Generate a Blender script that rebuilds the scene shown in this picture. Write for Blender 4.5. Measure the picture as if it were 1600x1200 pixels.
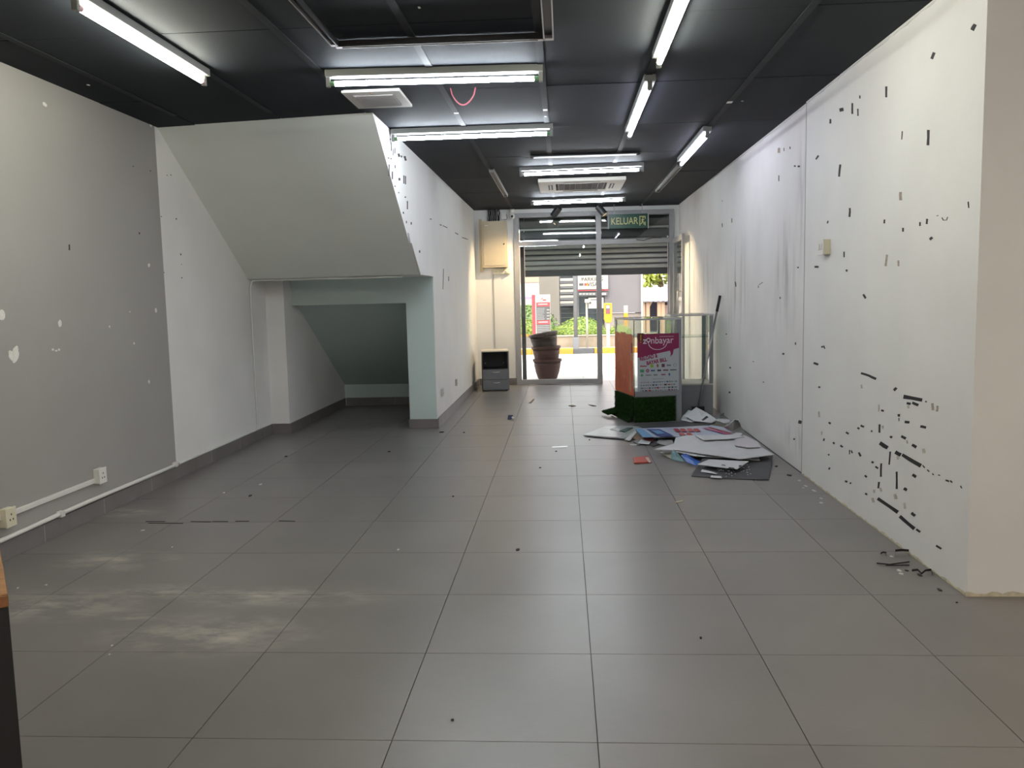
import bpy, math, random
from mathutils import Vector, Matrix
rnd = random.Random(7)
scene = bpy.context.scene
for o in list(bpy.data.objects): bpy.data.objects.remove(o)
COL = scene.collection

# ------------------------------------------------------------------ camera
FPX, PITCH, YAW, ROLL, CH = 1300.4, .1034, .0633, -.0223, 1.282
_cy, _sy = math.cos(YAW), math.sin(YAW)
FW = Vector((-_sy*math.cos(PITCH), _cy*math.cos(PITCH), -math.sin(PITCH)))
_R0 = Vector((_cy, _sy, 0)); _U0 = _R0.cross(FW)
RT = _R0*math.cos(ROLL) + _U0*math.sin(ROLL)
UP = -_R0*math.sin(ROLL) + _U0*math.cos(ROLL)
cam_d = bpy.data.cameras.new('camera'); cam = bpy.data.objects.new('camera', cam_d); COL.objects.link(cam)
cam_d.sensor_width = 36; cam_d.lens = FPX/1600*36; cam_d.clip_start = .05; cam_d.clip_end = 300
m = Matrix((RT, UP, -FW)).transposed().to_4x4(); m.translation = (0, 0, CH)
cam.matrix_world = m
scene.camera = cam

# ------------------------------------------------------------------ sky, sun, exposure
w = bpy.data.worlds.new('sky'); scene.world = w; w.use_nodes = True
wn = w.node_tree.nodes; wl = w.node_tree.links
bg = wn['Background']
sky = wn.new('ShaderNodeTexSky'); sky.sky_type = 'NISHITA'; sky.sun_disc = False
sky.sun_elevation = math.radians(58); sky.sun_rotation = math.radians(200); sky.dust_density = 6.0; sky.air_density = 1.0
haze = wn.new('ShaderNodeVectorMath'); haze.operation = 'MULTIPLY_ADD'      # bright tropical haze over the whole sky
wl.new(sky.outputs[0], haze.inputs[0]); haze.inputs[1].default_value = (.22, .22, .22); haze.inputs[2].default_value = (1.50, 1.31, 1.15)
wl.new(haze.outputs[0], bg.inputs['Color']); bg.inputs['Strength'].default_value = 1.0
sun_d = bpy.data.lights.new('sun', 'SUN'); sun_d.energy = 2.0; sun_d.angle = math.radians(1.0); sun_d.color = (1, .95, .86)
sun = bpy.data.objects.new('sun', sun_d); COL.objects.link(sun)
sun.rotation_euler = Vector((-.42, .22, -.88)).to_track_quat('-Z', 'Y').to_euler()
scene.view_settings.view_transform = 'Standard'; scene.view_settings.look = 'None'
scene.view_settings.gamma = 1; scene.view_settings.use_curve_mapping = False
scene.view_settings.exposure = 1.0

TUBE = 46.0        # tube radiance

# ------------------------------------------------------------------ helpers
def ray(x, y): return FW + RT*((x-800)/FPX) + UP*((600-y)/FPX)
C0 = Vector((0, 0, CH))
def onZ(x, y, z=0): r = ray(x, y); return C0 + r*((z-CH)/r.z)
def onY(x, y, Y): r = ray(x, y); return C0 + r*(Y/r.y)
def onX(x, y, X): r = ray(x, y); return C0 + r*(X/r.x)

MATS = {}
def mat(name, col, rough=.6, metal=0, var=0, vscale=8, bump=0, bscale=60, emit=None, estr=0, spec=.5, stretch=(1,1,1), col2=None, coat=0):
    if name in MATS: return MATS[name]
    M = bpy.data.materials.new(name); M.use_nodes = True; MATS[name] = M
    nt = M.node_tree; N = nt.nodes; L = nt.links; b = N['Principled BSDF']
    b.inputs['Base Color'].default_value = (*col, 1); b.inputs['Roughness'].default_value = rough
    b.inputs['Metallic'].default_value = metal; b.inputs['Specular IOR Level'].default_value = spec
    b.inputs['Coat Weight'].default_value = coat
    if var or bump:
        g = N.new('ShaderNodeNewGeometry'); mp = N.new('ShaderNodeMapping'); L.new(g.outputs['Position'], mp.inputs['Vector'])
        mp.inputs['Scale'].default_value = stretch
    if var:
        n = N.new('ShaderNodeTexNoise'); n.inputs['Scale'].default_value = vscale; n.inputs['Detail'].default_value = 5
        L.new(mp.outputs[0], n.inputs['Vector'])
        r = N.new('ShaderNodeMapRange'); r.inputs['From Min'].default_value = .3; r.inputs['From Max'].default_value = .7
        L.new(n.outputs['Fac'], r.inputs['Value'])
        mx = N.new('ShaderNodeMix'); mx.data_type = 'RGBA'
        c2 = col2 if col2 else tuple(max(0, c*(1-var)) for c in col)
        c1 = col if col2 else tuple(min(1, c*(1+var*.5)) for c in col)
        mx.inputs['A'].default_value = (*c2, 1); mx.inputs['B'].default_value = (*c1, 1)
        L.new(r.outputs[0], mx.inputs['Factor']); L.new(mx.outputs['Result'], b.inputs['Base Color'])
    if bump:
        n2 = N.new('ShaderNodeTexNoise'); n2.inputs['Scale'].default_value = bscale; n2.inputs['Detail'].default_value = 3
        L.new(mp.outputs[0], n2.inputs['Vector'])
        bp = N.new('ShaderNodeBump'); bp.inputs['Strength'].default_value = bump; bp.inputs['Distance'].default_value = .004
        L.new(n2.outputs['Fac'], bp.inputs['Height']); L.new(bp.outputs[0], b.inputs['Normal'])
    if emit:
        b.inputs['Emission Color'].default_value = (*emit, 1); b.inputs['Emission Strength'].default_value = estr
    return M

def glass_mat(name, tint, ior=1.5, rough=0.0, haze=0.0):
    M = bpy.data.materials.new(name); M.use_nodes = True; MATS[name] = M
    nt = M.node_tree; N = nt.nodes; L = nt.links
    N.remove(N['Principled BSDF']); out = N['Material Output']
    t = N.new('ShaderNodeBsdfTransparent'); t.inputs['Color'].default_value = (*tint, 1)
    gl = N.new('ShaderNodeBsdfGlossy'); gl.inputs['Roughness'].default_value = rough
    fr = N.new('ShaderNodeFresnel'); fr.inputs['IOR'].default_value = ior
    gg = N.new('ShaderNodeNewGeometry'); mr = N.new('ShaderNodeMapRange'); L.new(gg.outputs['Backfacing'], mr.inputs['Value'])
    mr.inputs['To Min'].default_value = ior; mr.inputs['To Max'].default_value = 1/ior; L.new(mr.outputs[0], fr.inputs['IOR'])   # a thin pane: same Fresnel on both faces
    mx = N.new('ShaderNodeMixShader')
    L.new(fr.outputs[0], mx.inputs[0]); L.new(t.outputs[0], mx.inputs[1]); L.new(gl.outputs[0], mx.inputs[2])
    last = mx
    if haze:
        d = N.new('ShaderNodeBsdfDiffuse'); d.inputs['Color'].default_value = (.75, .75, .72, 1)
        m2 = N.new('ShaderNodeMixShader'); m2.inputs[0].default_value = haze
        L.new(mx.outputs[0], m2.inputs[1]); L.new(d.outputs[0], m2.inputs[2]); last = m2
    L.new(last.outputs[0], out.inputs['Surface'])
    return M

class MB:
    def __init__(s): s.v = []; s.f = []
    def add(s, vs, fs):
        b = len(s.v); s.v += [Vector(p) for p in vs]; s.f += [[i+b for i in f] for f in fs]; return s
    def box(s, x0, x1, y0, y1, z0, z1):
        return s.add([(x0,y0,z0),(x1,y0,z0),(x1,y1,z0),(x0,y1,z0),(x0,y0,z1),(x1,y0,z1),(x1,y1,z1),(x0,y1,z1)],
                     [(0,3,2,1),(4,5,6,7),(0,1,5,4),(1,2,6,5),(2,3,7,6),(3,0,4,7)])
    def prism(s, poly, vec):
        poly = [Vector(p) for p in poly]; vec = Vector(vec); n = len(poly)
        nrm = Vector((0,0,0))
        for i in range(n):
            a, b = poly[i], poly[(i+1) % n]
            nrm += a.cross(b)
        if nrm.dot(vec) > 0: poly = poly[::-1]
        return s.add(poly + [p+vec for p in poly],
                     [list(range(n)), list(range(2*n-1, n-1, -1))] + [(i, i+n, (i+1) % n + n, (i+1) % n) for i in range(n)])
    def tube(s, pts, r, n=10, caps=True):
        pts = [Vector(p) for p in pts]; b = len(s.v); k = len(pts)
        rr = r if isinstance(r, (list, tuple)) else [r]*k
        prev = None
        for i, p in enumerate(pts):
            t = (pts[min(i+1, k-1)] - pts[max(i-1, 0)]).normalized()
            if prev is None:
                a = t.cross(Vector((0,0,1)))
                if a.length < .01: a = t.cross(Vector((0,1,0)))
            else: a = prev - t*prev.dot(t)
            a.normalize(); prev = a; c = t.cross(a)
            for j in range(n):
                q = 2*math.pi*j/n; s.v.append(p + (a*math.cos(q) + c*math.sin(q))*rr[i])
        for i in range(k-1):
            for j in range(n):
                s.f.append([b+i*n+j, b+i*n+(j+1) % n, b+(i+1)*n+(j+1) % n, b+(i+1)*n+j])
        if caps:
            s.f.append([b+j for j in range(n)][::-1]); s.f.append([b+(k-1)*n+j for j in range(n)])
        return s
    def lathe(s, prof, c=(0,0,0), n=24, M=None):
        b = len(s.v); c = Vector(c)
        for r, z in prof:
            for j in range(n):
                q = 2*math.pi*j/n; p = Vector((r*math.cos(q), r*math.sin(q), z))
                if M: p = M @ p
                s.v.append(c+p)
        k = len(prof)
        for i in range(k-1):
            for j in range(n):
                s.f.append([b+i*n+j, b+i*n+(j+1) % n, b+(i+1)*n+(j+1) % n, b+(i+1)*n+j])
        s.f.append([b+j for j in range(n)][::-1]); s.f.append([b+(k-1)*n+j for j in range(n)])
        return s
    def mesh(s, name, m, smooth=False):
        me = bpy.data.meshes.new(name); me.from_pydata([tuple(p) for p in s.v], [], s.f); me.validate(); me.update()
        if m: me.materials.append(m)
        if smooth:
            for p in me.polygons: p.use_smooth = True
        return me
    def build(s, name, m, parent=None, smooth=False, bevel=0, local=False, kind=None):
        if local: c = Vector((0,0,0))
        else:
            xs = [p.x for p in s.v]; ys = [p.y for p in s.v]; zs = [p.z for p in s.v]
            c = Vector(((min(xs)+max(xs))/2, (min(ys)+max(ys))/2, min(zs)))
            s.v = [p-c for p in s.v]
        o = bpy.data.objects.new(name, s.mesh(name, m, smooth)); COL.objects.link(o); o.location = c
        if parent:
            o.parent = parent
            if not local: o.matrix_parent_inverse = wmat(parent).inverted()
        if bevel:
            bv = o.modifiers.new('bevel', 'BEVEL'); bv.width = bevel; bv.segments = 2; bv.limit_method = 'ANGLE'
        if kind: o['kind'] = kind
        return o

def wmat(o):
    M = Matrix.LocRotScale(o.location, o.rotation_euler, o.scale)
    if o.parent: M = wmat(o.parent) @ o.matrix_parent_inverse @ M
    return M
def empty(name, loc=(0,0,0), rz=0, parent=None):
    e = bpy.data.objects.new(name, None); COL.objects.link(e); e.location = loc; e.rotation_euler = (0,0,rz); e.empty_display_size = .1
    if parent: e.parent = parent
    return e
def tag(o, label, cat, group=None, kind=None):
    o['label'] = label; o['category'] = cat
    if group: o['group'] = group
    if kind: o['kind'] = kind
    return o
def struct(o, label=None):
    o['kind'] = 'structure'
    if label: o['label'] = label
    return o
def link_copy(o, parent=None, loc=None):
    c = o.copy(); COL.objects.link(c)
    if parent: c.parent = parent
    if loc is not None: c.location = loc
    return c
def text(name, s, size, m, parent, M, ext=.0008, align='CENTER', sx=1.0, bold=0, fit=None):
    cu = bpy.data.curves.new(name, 'FONT'); cu.body = s; cu.size = size; cu.extrude = ext; cu.align_x = align; cu.align_y = 'CENTER'
    cu.resolution_u = 5; cu.offset = bold
    t = bpy.data.objects.new(name, cu); COL.objects.link(t)
    dg = bpy.context.evaluated_depsgraph_get(); me = bpy.data.meshes.new_from_object(t.evaluated_get(dg))
    bpy.data.objects.remove(t); bpy.data.curves.remove(cu)
    me.materials.clear(); me.materials.append(m)
    if fit: xs = [v.co.x for v in me.vertices]; sx = fit/(max(xs)-min(xs))
    o = bpy.data.objects.new(name, me); COL.objects.link(o)
    o.matrix_basis = M @ Matrix.Diagonal((sx,1,1,1))
    o.parent = parent
    return o
FRONT = Matrix.Rotation(math.pi/2, 4, 'X')      # text facing -Y
def atl(x, y, z, rot=0): return Matrix.Translation((x,y,z)) @ FRONT @ Matrix.Rotation(rot, 4, 'Z')

# ------------------------------------------------------------------ materials
def floor_material():
    M = bpy.data.materials.new('floor_tile'); M.use_nodes = True
    nt = M.node_tree; N = nt.nodes; L = nt.links; b = N['Principled BSDF']
    g = N.new('ShaderNodeNewGeometry')
    oi = N.new('ShaderNodeObjectInfo')
    mp = N.new('ShaderNodeMapping'); mp.inputs['Scale'].default_value = (3, 60, 1); L.new(g.outputs['Position'], mp.inputs['Vector'])
    n1 = N.new('ShaderNodeTexNoise'); n1.inputs['Scale'].default_value = 4; n1.inputs['Detail'].default_value = 4; L.new(mp.outputs[0], n1.inputs['Vector'])
    n2 = N.new('ShaderNodeTexNoise'); n2.inputs['Scale'].default_value = 2.2; n2.inputs['Detail'].default_value = 5; L.new(g.outputs['Position'], n2.inputs['Vector'])
    a = N.new('ShaderNodeMath'); a.operation = 'MULTIPLY_ADD'; L.new(n1.outputs['Fac'], a.inputs[0]); a.inputs[1].default_value = .35; L.new(n2.outputs['Fac'], a.inputs[2])
    a2 = N.new('ShaderNodeMath'); a2.operation = 'MULTIPLY_ADD'; L.new(oi.outputs['Random'], a2.inputs[0]); a2.inputs[1].default_value = .18; L.new(a.outputs[0], a2.inputs[2])
    r = N.new('ShaderNodeMapRange'); r.inputs['From Min'].default_value = .35; r.inputs['From Max'].default_value = 1.15; L.new(a2.outputs[0], r.inputs['Value'])
    mx = N.new('ShaderNodeMix'); mx.data_type = 'RGBA'
    mx.inputs['A'].default_value = (.158, .148, .141, 1); mx.inputs['B'].default_value = (.222, .208, .198, 1); L.new(r.outputs[0], mx.inputs['Factor'])
    # pale plaster dust trodden into the tiles: blobs of their own shape
    acc = None
    for (px, py, rx, ry) in [(178,876,.30,.16),(95,945,.40,.18),(255,925,.34,.10),(205,966,.12,.06),(420,932,.5,.12),(330,990,.4,.2),(205,800,.2,.12)]:
        c = onZ(px, py)
        s = N.new('ShaderNodeVectorMath'); s.operation = 'SUBTRACT'; L.new(g.outputs['Position'], s.inputs[0]); s.inputs[1].default_value = tuple(c)
        d = N.new('ShaderNodeVectorMath'); d.operation = 'DIVIDE'; L.new(s.outputs[0], d.inputs[0]); d.inputs[1].default_value = (rx, ry, 1)
        ln = N.new('ShaderNodeVectorMath'); ln.operation = 'LENGTH'; L.new(d.outputs[0], ln.inputs[0])
        q = N.new('ShaderNodeMapRange'); q.inputs['From Min'].default_value = 1.3; q.inputs['From Max'].default_value = 0; L.new(ln.outputs['Value'], q.inputs['Value'])
        if acc is None: acc = q.outputs[0]
        else:
            ad = N.new('ShaderNodeMath'); ad.operation = 'MAXIMUM'; L.new(acc, ad.inputs[0]); L.new(q.outputs[0], ad.inputs[1]); acc = ad.outputs[0]
    mp3 = N.new('ShaderNodeMapping'); mp3.inputs['Rotation'].default_value = (0,0,.5); mp3.inputs['Scale'].default_value = (3, 6, 1); L.new(g.outputs['Position'], mp3.inputs['Vector'])
    n3 = N.new('ShaderNodeTexNoise'); n3.inputs['Scale'].default_value = 1.6; n3.inputs['Detail'].default_value = 6; n3.inputs['Roughness'].default_value = .65; L.new(mp3.outputs[0], n3.inputs['Vector'])
    r3 = N.new('ShaderNodeMapRange'); r3.inputs['From Min'].default_value = .42; r3.inputs['From Max'].default_value = .74; L.new(n3.outputs['Fac'], r3.inputs['Value'])
    mu = N.new('ShaderNodeMath'); mu.operation = 'MULTIPLY'; L.new(acc, mu.inputs[0]); L.new(r3.outputs[0], mu.inputs[1])
    mx2 = N.new('ShaderNodeMix'); mx2.data_type = 'RGBA'; L.new(mu.outputs[0], mx2.inputs['Factor']); L.new(mx.outputs['Result'], mx2.inputs['A']); mx2.inputs['B'].default_value = (.60, .56, .47, 1)
    L.new(mx2.outputs['Result'], b.inputs['Base Color'])
    rr = N.new('ShaderNodeMapRange'); rr.inputs['To Min'].default_value = .315; rr.inputs['To Max'].default_value = .37; L.new(n2.outputs['Fac'], rr.inputs['Value'])
    L.new(rr.outputs[0], b.inputs['Roughness']); b.inputs['Specular IOR Level'].default_value = .7
    bp = N.new('ShaderNodeBump'); bp.inputs['Strength'].default_value = .06; bp.inputs['Distance'].default_value = .002; L.new(n1.outputs['Fac'], bp.inputs['Height']); L.new(bp.outputs[0], b.inputs['Normal'])
    return M
M_FLOOR = floor_material()

def wall_material(name, col, smudges=(), var=.04, streak=None):
    M = bpy.data.materials.new(name); M.use_nodes = True
    nt = M.node_tree; N = nt.nodes; L = nt.links; b = N['Principled BSDF']; b.inputs['Roughness'].default_value = .62
    b.inputs['Specular IOR Level'].default_value = .35
    g = N.new('ShaderNodeNewGeometry')
    n = N.new('ShaderNodeTexNoise'); n.inputs['Scale'].default_value = 1.8; n.inputs['Detail'].default_value = 6; L.new(g.outputs['Position'], n.inputs['Vector'])
    r = N.new('ShaderNodeMapRange'); r.inputs['From Min'].default_value = .3; r.inputs['From Max'].default_value = .7; L.new(n.outputs['Fac'], r.inputs['Value'])
    mx = N.new('ShaderNodeMix'); mx.data_type = 'RGBA'
    mx.inputs['A'].default_value = (*[c*(1-var*2) for c in col], 1); mx.inputs['B'].default_value = (*col, 1); L.new(r.outputs[0], mx.inputs['Factor'])
    last = mx.outputs['Result']
    if smudges:
        acc = None
        for (c, rx) in smudges:
            s = N.new('ShaderNodeVectorMath'); s.operation = 'SUBTRACT'; L.new(g.outputs['Position'], s.inputs[0]); s.inputs[1].default_value = tuple(c)
            d = N.new('ShaderNodeVectorMath'); d.operation = 'DIVIDE'; L.new(s.outputs[0], d.inputs[0]); d.inputs[1].default_value = rx
            ln = N.new('ShaderNodeVectorMath'); ln.operation = 'LENGTH'; L.new(d.outputs[0], ln.inputs[0])
            q = N.new('ShaderNodeMapRange'); q.inputs['From Min'].default_value = 1.2; q.inputs['From Max'].default_value = .2; L.new(ln.outputs['Value'], q.inputs['Value'])
            if acc is None: acc = q.outputs[0]
            else:
                ad = N.new('ShaderNodeMath'); ad.operation = 'MAXIMUM'; L.new(acc, ad.inputs[0]); L.new(q.outputs[0], ad.inputs[1]); acc = ad.outputs[0]
        mp = N.new('ShaderNodeMapping'); mp.inputs['Scale'].default_value = (1, 3.2, .45); mp.inputs['Rotation'].default_value = (.22,0,0); L.new(g.outputs['Position'], mp.inputs['Vector'])
        n3 = N.new('ShaderNodeTexNoise'); n3.inputs['Scale'].default_value = 2.6; n3.inputs['Detail'].default_value = 4; L.new(mp.outputs[0], n3.inputs['Vector'])
        r3 = N.new('ShaderNodeMapRange'); r3.inputs['From Min'].default_value = .5; r3.inputs['From Max'].default_value = .68; r3.inputs['To Max'].default_value = .75; L.new(n3.outputs['Fac'], r3.inputs['Value'])
        mu = N.new('ShaderNodeMath'); mu.operation = 'MULTIPLY'; L.new(acc, mu.inputs[0]); L.new(r3.outputs[0], mu.inputs[1])
        m2 = N.new('ShaderNodeMix'); m2.data_type = 'RGBA'; L.new(mu.outputs[0], m2.inputs['Factor']); L.new(last, m2.inputs['A']); m2.inputs['B'].default_value = (*[c*.45 for c in col], 1)
        last = m2.outputs['Result']
    L.new(last, b.inputs['Base Color'])
    n2 = N.new('ShaderNodeTexNoise'); n2.inputs['Scale'].default_value = 45; n2.inputs['Detail'].default_value = 4; L.new(g.outputs['Position'], n2.inputs['Vector'])
    bp = N.new('ShaderNodeBump'); bp.inputs['Strength'].default_value = .12; bp.inputs['Distance'].default_value = .003; L.new(n2.outputs['Fac'], bp.inputs['Height']); L.new(bp.outputs[0], b.inputs['Normal'])
    return M

XL, XR, XRR, XP, ZC, YB = -2.88, 1.66, 1.672, -1.27, 2.55, 12.2
M_WHITE = wall_material('white_paint', (.80, .795, .78))
M_WHITE_R = wall_material('white_paint_scuffed', (.80, .785, .775), var=.05, smudges=[(onX(1095,445,XRR), (1,.9,.42)), (onX(1150,450,XRR), (1,.55,.5)), (onX(1225,440,XRR), (1,.35,.45)), (onX(1260,300,XRR), (1,.25,.6)), (onX(1250,690,XRR),(1,.5,.12))])
M_GREY = wall_material('grey_paint', (.355, .345, .332), var=.03)
M_GREENCAST = wall_material('stair_paint_green_cast', (.76, .79, .745), var=.03)  # white stair paint in dim light, its greenish cast put into the colour
M_TEALCAST = wall_material('stair_paint_teal_cast', (.56, .665, .645), var=.03)  # pier and nook: bluish-green lamp cast and shade painted into the colour
M_SKIRT = mat('skirting_tile', (.185, .17, .168), .45, var=.15, vscale=5)
M_GROUT = mat('grout', (.055, .048, .045), .9)
M_PALE = mat('pale_grout', (.42, .41, .40), .9)
M_CEIL = mat('black_ceiling_paint', (.0195, .0240, .0300), .75, var=.12, vscale=3, bump=.25, bscale=220, spec=.15)
M_CEIL2 = mat('black_ceiling_strip', (.020, .0235, .029), .65, var=.2, vscale=7, spec=.2)
M_DARK = mat('dark_joint', (.008, .008, .009), .9)
M_ALU = mat('brushed_aluminium', (.55, .55, .56), .38, metal=.75, var=.08, vscale=30)
M_ALUP = mat('painted_aluminium', (.34, .34, .35), .45, metal=.1, var=.05, vscale=20)
M_PLASTIC = mat('white_plastic', (.74, .73, .70), .4)
M_CREAM = mat('cream_plastic', (.70, .66, .50), .4)
M_BLACK = mat('black_plastic', (.012, .012, .013), .45)
M_TAPE = mat('black_tape', (.022, .021, .024), .7, var=.4, vscale=90)
M_CHIP = mat('peeled_plaster', (.42, .35, .30), .9, var=.3, vscale=60)
M_FILL = mat('white_filler', (.75, .74, .70), .8, var=.1, vscale=60)
M_LAMPBODY = mat('lamp_housing', (.22, .225, .215), .5)
M_STEEL = mat('steel', (.45, .46, .48), .35, metal=.9)
M_GLASS = glass_mat('clear_glass', (.93, .96, .95))
M_GLASSG = glass_mat('green_glass', (.80, .90, .86))
M_GLASSH = glass_mat('dusty_glass', (.93, .96, .94), haze=.03)

# ------------------------------------------------------------------ floor
floor = struct(MB().box(-3.0, 3.3, -2.5, 12.62, -.06, -.0045).build('floor', M_GROUT), 'grey rectangular floor tiles laid in rows')
X0, Y0 = .0795, 2.2905
REG = [(XL, XR, -2.4, 8.18), (XR, 3.2, -2.4, 3.47), (-2.70, -1.55, 8.18, 10.04), (XP, XRR, 8.18, 12.62)]
full = MB().box(-.2985, .2985, -.2985, .2985, -.0042, 0).mesh('tile', M_FLOOR)
for i in range(-6, 7):
    for j in range(-3, 19):
        a0, a1, b0, b1 = X0+i*.6, X0+i*.6+.6, Y0+j*.6, Y0+j*.6+.6
        for (x0, x1, y0, y1) in REG:
            c0, c1, d0, d1 = max(a0, x0), min(a1, x1), max(b0, y0), min(b1, y1)
            if c1-c0 < .02 or d1-d0 < .02: continue
            if c1-c0 > .5999 and d1-d0 > .5999:
                o = bpy.data.objects.new('tile', full); COL.objects.link(o); o.location = (a0+.3, b0+.3, 0)
                o.parent = floor; o.matrix_parent_inverse = wmat(floor).inverted()
            else:
                e0 = .0015 if c0 > a0-1e-6 and c0 == a0 else 0; e1 = .0015 if c1 == a1 else 0
                f0 = .0015 if d0 == b0 else 0; f1 = .0015 if d1 == b1 else 0
                MB().box(c0+e0, c1-e1, d0+f0, d1-f1, -.0042, 0).build('tile', M_FLOOR, floor)
# open joints filled with dirt, left of the middle
for (a, b) in [((228,815),(258,815)),((232,817.5),(286,818)),((298,815),(330,815.5)),((332,815),(356,815)),((368,814.5),(389,814.5)),((436,814),(461,814.5))]:
    p, q = onZ(*a), onZ(*b)
    MB().prism([p+Vector((0,-.006,0)), q+Vector((0,-.006,0)), q+Vector((0,.006,0)), p+Vector((0,.006,0))], (0,0,.0012)).build('open_joint', M_DARK, floor)

# ------------------------------------------------------------------ ceiling
ceil = struct(MB().box(-3.05, 3.35, -2.55, 12.85, ZC+.012, ZC+.22).build('ceiling', M_DARK), 'black painted board ceiling with cover strips')
CX = [-2.88, -2.58, -1.93, -1.32, -.71, -.10, .515, 1.13, 1.672, 2.35, 3.2]
CY = [-2.4, -1.01, .23, 1.47, 2.71, 3.95, 5.19, 6.43, 7.68, 8.93, 10.2, 11.5, 12.3]
for i in range(len(CX)-1):
    for j in range(len(CY)-1):
        if i >= 8 and CY[j] >= 3.4: continue
        x0, x1, y0, y1 = CX[i], CX[i+1], CY[j], CY[j+1]
        if i >= 8: y1 = min(y1, 3.47)
        if x1 <= XP+.01 and y0 > 6: continue
        dz = rnd.uniform(-.0025, .0015)
        MB().box(x0+.003, x1-.003, y0+.0035, y1-.0035, ZC+dz, ZC+.011).build('ceiling_board', M_CEIL, ceil)
for x in CX[1:8]:
    y1 = 5.6 if x < -1.3 else 12.28
    MB().box(x-.019, x+.019, -2.4, y1, ZC-.006, ZC-.0026).build('cover_strip', M_CEIL2, ceil)
for (px, py, wd, ln) in [(1140,160,.035,.05),(1160,158,.012,.012),(713,177,.03,.03),(852,172,.03,.05),(853,182,.02,.02),(138,133,.012,.02),(655,12,.01,.02)]:
    p = onZ(px, py, ZC-.007)
    MB().box(p.x-wd/2, p.x+wd/2, p.y-ln/2, p.y+ln/2, ZC-.0075, ZC-.0055).build('paint_fleck', M_PLASTIC, ceil)

# ------------------------------------------------------------------ walls
wall_left = struct(MB().box(-3.05, XL+.004, -2.5, 5.9, 0, ZC+.01).build('wall_left', M_GREY), 'grey painted wall with white filler spots')
wall_lr = struct(MB().box(-3.05, XL, 5.9, 10.3, 0, ZC+.01).build('wall_left_rear', M_WHITE), 'white painted wall below the stair')
def sk(X): return (X-XP)/(XL-XP)*.21
def stair_poly(X, pts): return [(X, y+sk(X)*s, z) for (y, z, s) in pts]
def loft(A, B, name, m, parent=None):
    n = len(A); mb = MB()
    mb.add(A+B, [list(range(n)), list(range(2*n-1, n-1, -1))] + [(i, i+n, (i+1) % n+n, (i+1) % n) for i in range(n)])
    return mb.build(name, m, parent)
POLY_U = [(5.72,ZC+.01,1),(7.32,1.505,1),(12.2,1.505,0),(12.2,ZC+.01,0)]
POLY_N = [(8.18,1.505,0),(8.18,1.252,0),(8.36,1.252,0),(10.04,.262,0),(10.04,0,0),(12.2,0,0),(12.2,1.505,0)]
POLY_B = [(5.72,ZC+.01,1),(7.32,1.505,1),(8.18,1.505,0),(8.18,0,0),(12.2,0,0),(12.2,ZC+.01,0)]
stair = struct(loft(stair_poly(-3.04, POLY_U), stair_poly(XP-.008, POLY_U), 'wall_stair', M_GREENCAST), 'sloping underside of a staircase, greenish light tinted into its white paint')
struct(loft(stair_poly(-3.04, POLY_N), stair_poly(-1.55, POLY_N), 'wall_nook', M_TEALCAST), 'low dark nook with a sloping ceiling under the staircase')
struct(MB().box(-1.55, XP-.008, 8.18, 12.2, 0, 1.505).build('wall_stair_pier', M_TEALCAST), 'pier beside the nook, teal lamp light tinted into its paint')
struct(MB().box(-2.9, -2.70, 7.95, 10.3, 0, 1.505).build('wall_nook_left', M_WHITE), 'white wall face beside the nook under the stair')
wall_pass = struct(loft(stair_poly(XP-.008, POLY_B), stair_poly(XP, POLY_B), 'wall_passage_left', M_WHITE), 'scuffed white side wall above and behind the stair pier')
wall_right = struct(MB().box(XR, 1.85, 3.47, 5.9, 0, ZC+.01).build('wall_right', M_WHITE), 'white wall board covered with black tape remnants')
wall_rr = struct(MB().box(XRR, 1.85, 5.9, 12.4, 0, ZC+.01).build('wall_right_rear', M_WHITE_R), 'scuffed white wall running to the shop door')
struct(MB().box(1.85, 3.3, 3.47, 3.65, 0, ZC+.01).build('wall_right_return', M_WHITE), 'cream wall return at the right edge')
struct(MB().box(3.2, 3.35, -2.5, 3.47, 0, ZC+.01).build('wall_side_annex', M_WHITE))
struct(MB().box(-3.05, 3.35, -2.65, -2.5, 0, ZC+.01).build('wall_front', M_WHITE))
wall_back = struct(MB().box(XP, -.70, YB, 12.4, 0, ZC+.01).build('wall_back', M_WHITE), 'white wall beside the shop window')
struct(MB().box(-.70, XRR, YB+.02, 12.4, 2.49, ZC+.01).build('wall_back_header', M_WHITE))
struct(MB().box(1.60, XRR, YB+.02, 12.4, 0, 2.49).build('wall_back_jamb', M_WHITE))
# seam between the two boards of the right wall and the rough corner base
MB().box(XR-.001, XR+.02, 5.885, 5.9, 0, ZC).build('board_edge', M_PALE, wall_right)
# ragged plaster line along the top of the walls
def ragged(name, X, y0, y1, sgn, parent, m):
    n = 60; a = []; b = []
    for i in range(n+1):
        y = y0+(y1-y0)*i/n; a.append((X, y, ZC)); b.append((X, y, ZC-.006-rnd.random()*.012))
    mb = MB()
    vs = a + b[::-1]
    mb.prism(vs, (sgn*.006,0,0)); mb.build(name, m, parent)
ragged('plaster_edge', XR, 3.48, 5.88, -1, wall_right, M_WHITE)
ragged('plaster_edge', XRR, 5.92, 12.1, -1, wall_rr, M_WHITE)

M_RAW = mat('raw_plaster', (.62, .56, .42), .95, var=.25, vscale=40)
n = 70; top = [(1.655+1.5*i/n, 3.4695, .010+rnd.random()*.012) for i in range(n+1)]
MB().prism([(1.655, 3.4695, .0005), (3.155, 3.4695, .0005)] + top[::-1], (0, -.003, 0)).build('plaster_edge', M_RAW, wall_right)
top = [(XR-.0005, 3.47+2.4*i/n, .004+rnd.random()*.010) for i in range(n+1)]
MB().prism([(XR-.0005, 3.47, .0005), (XR-.0005, 5.87, .0005)] + top[::-1], (-.002, 0, 0)).build('plaster_edge', M_RAW, wall_right)
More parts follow.
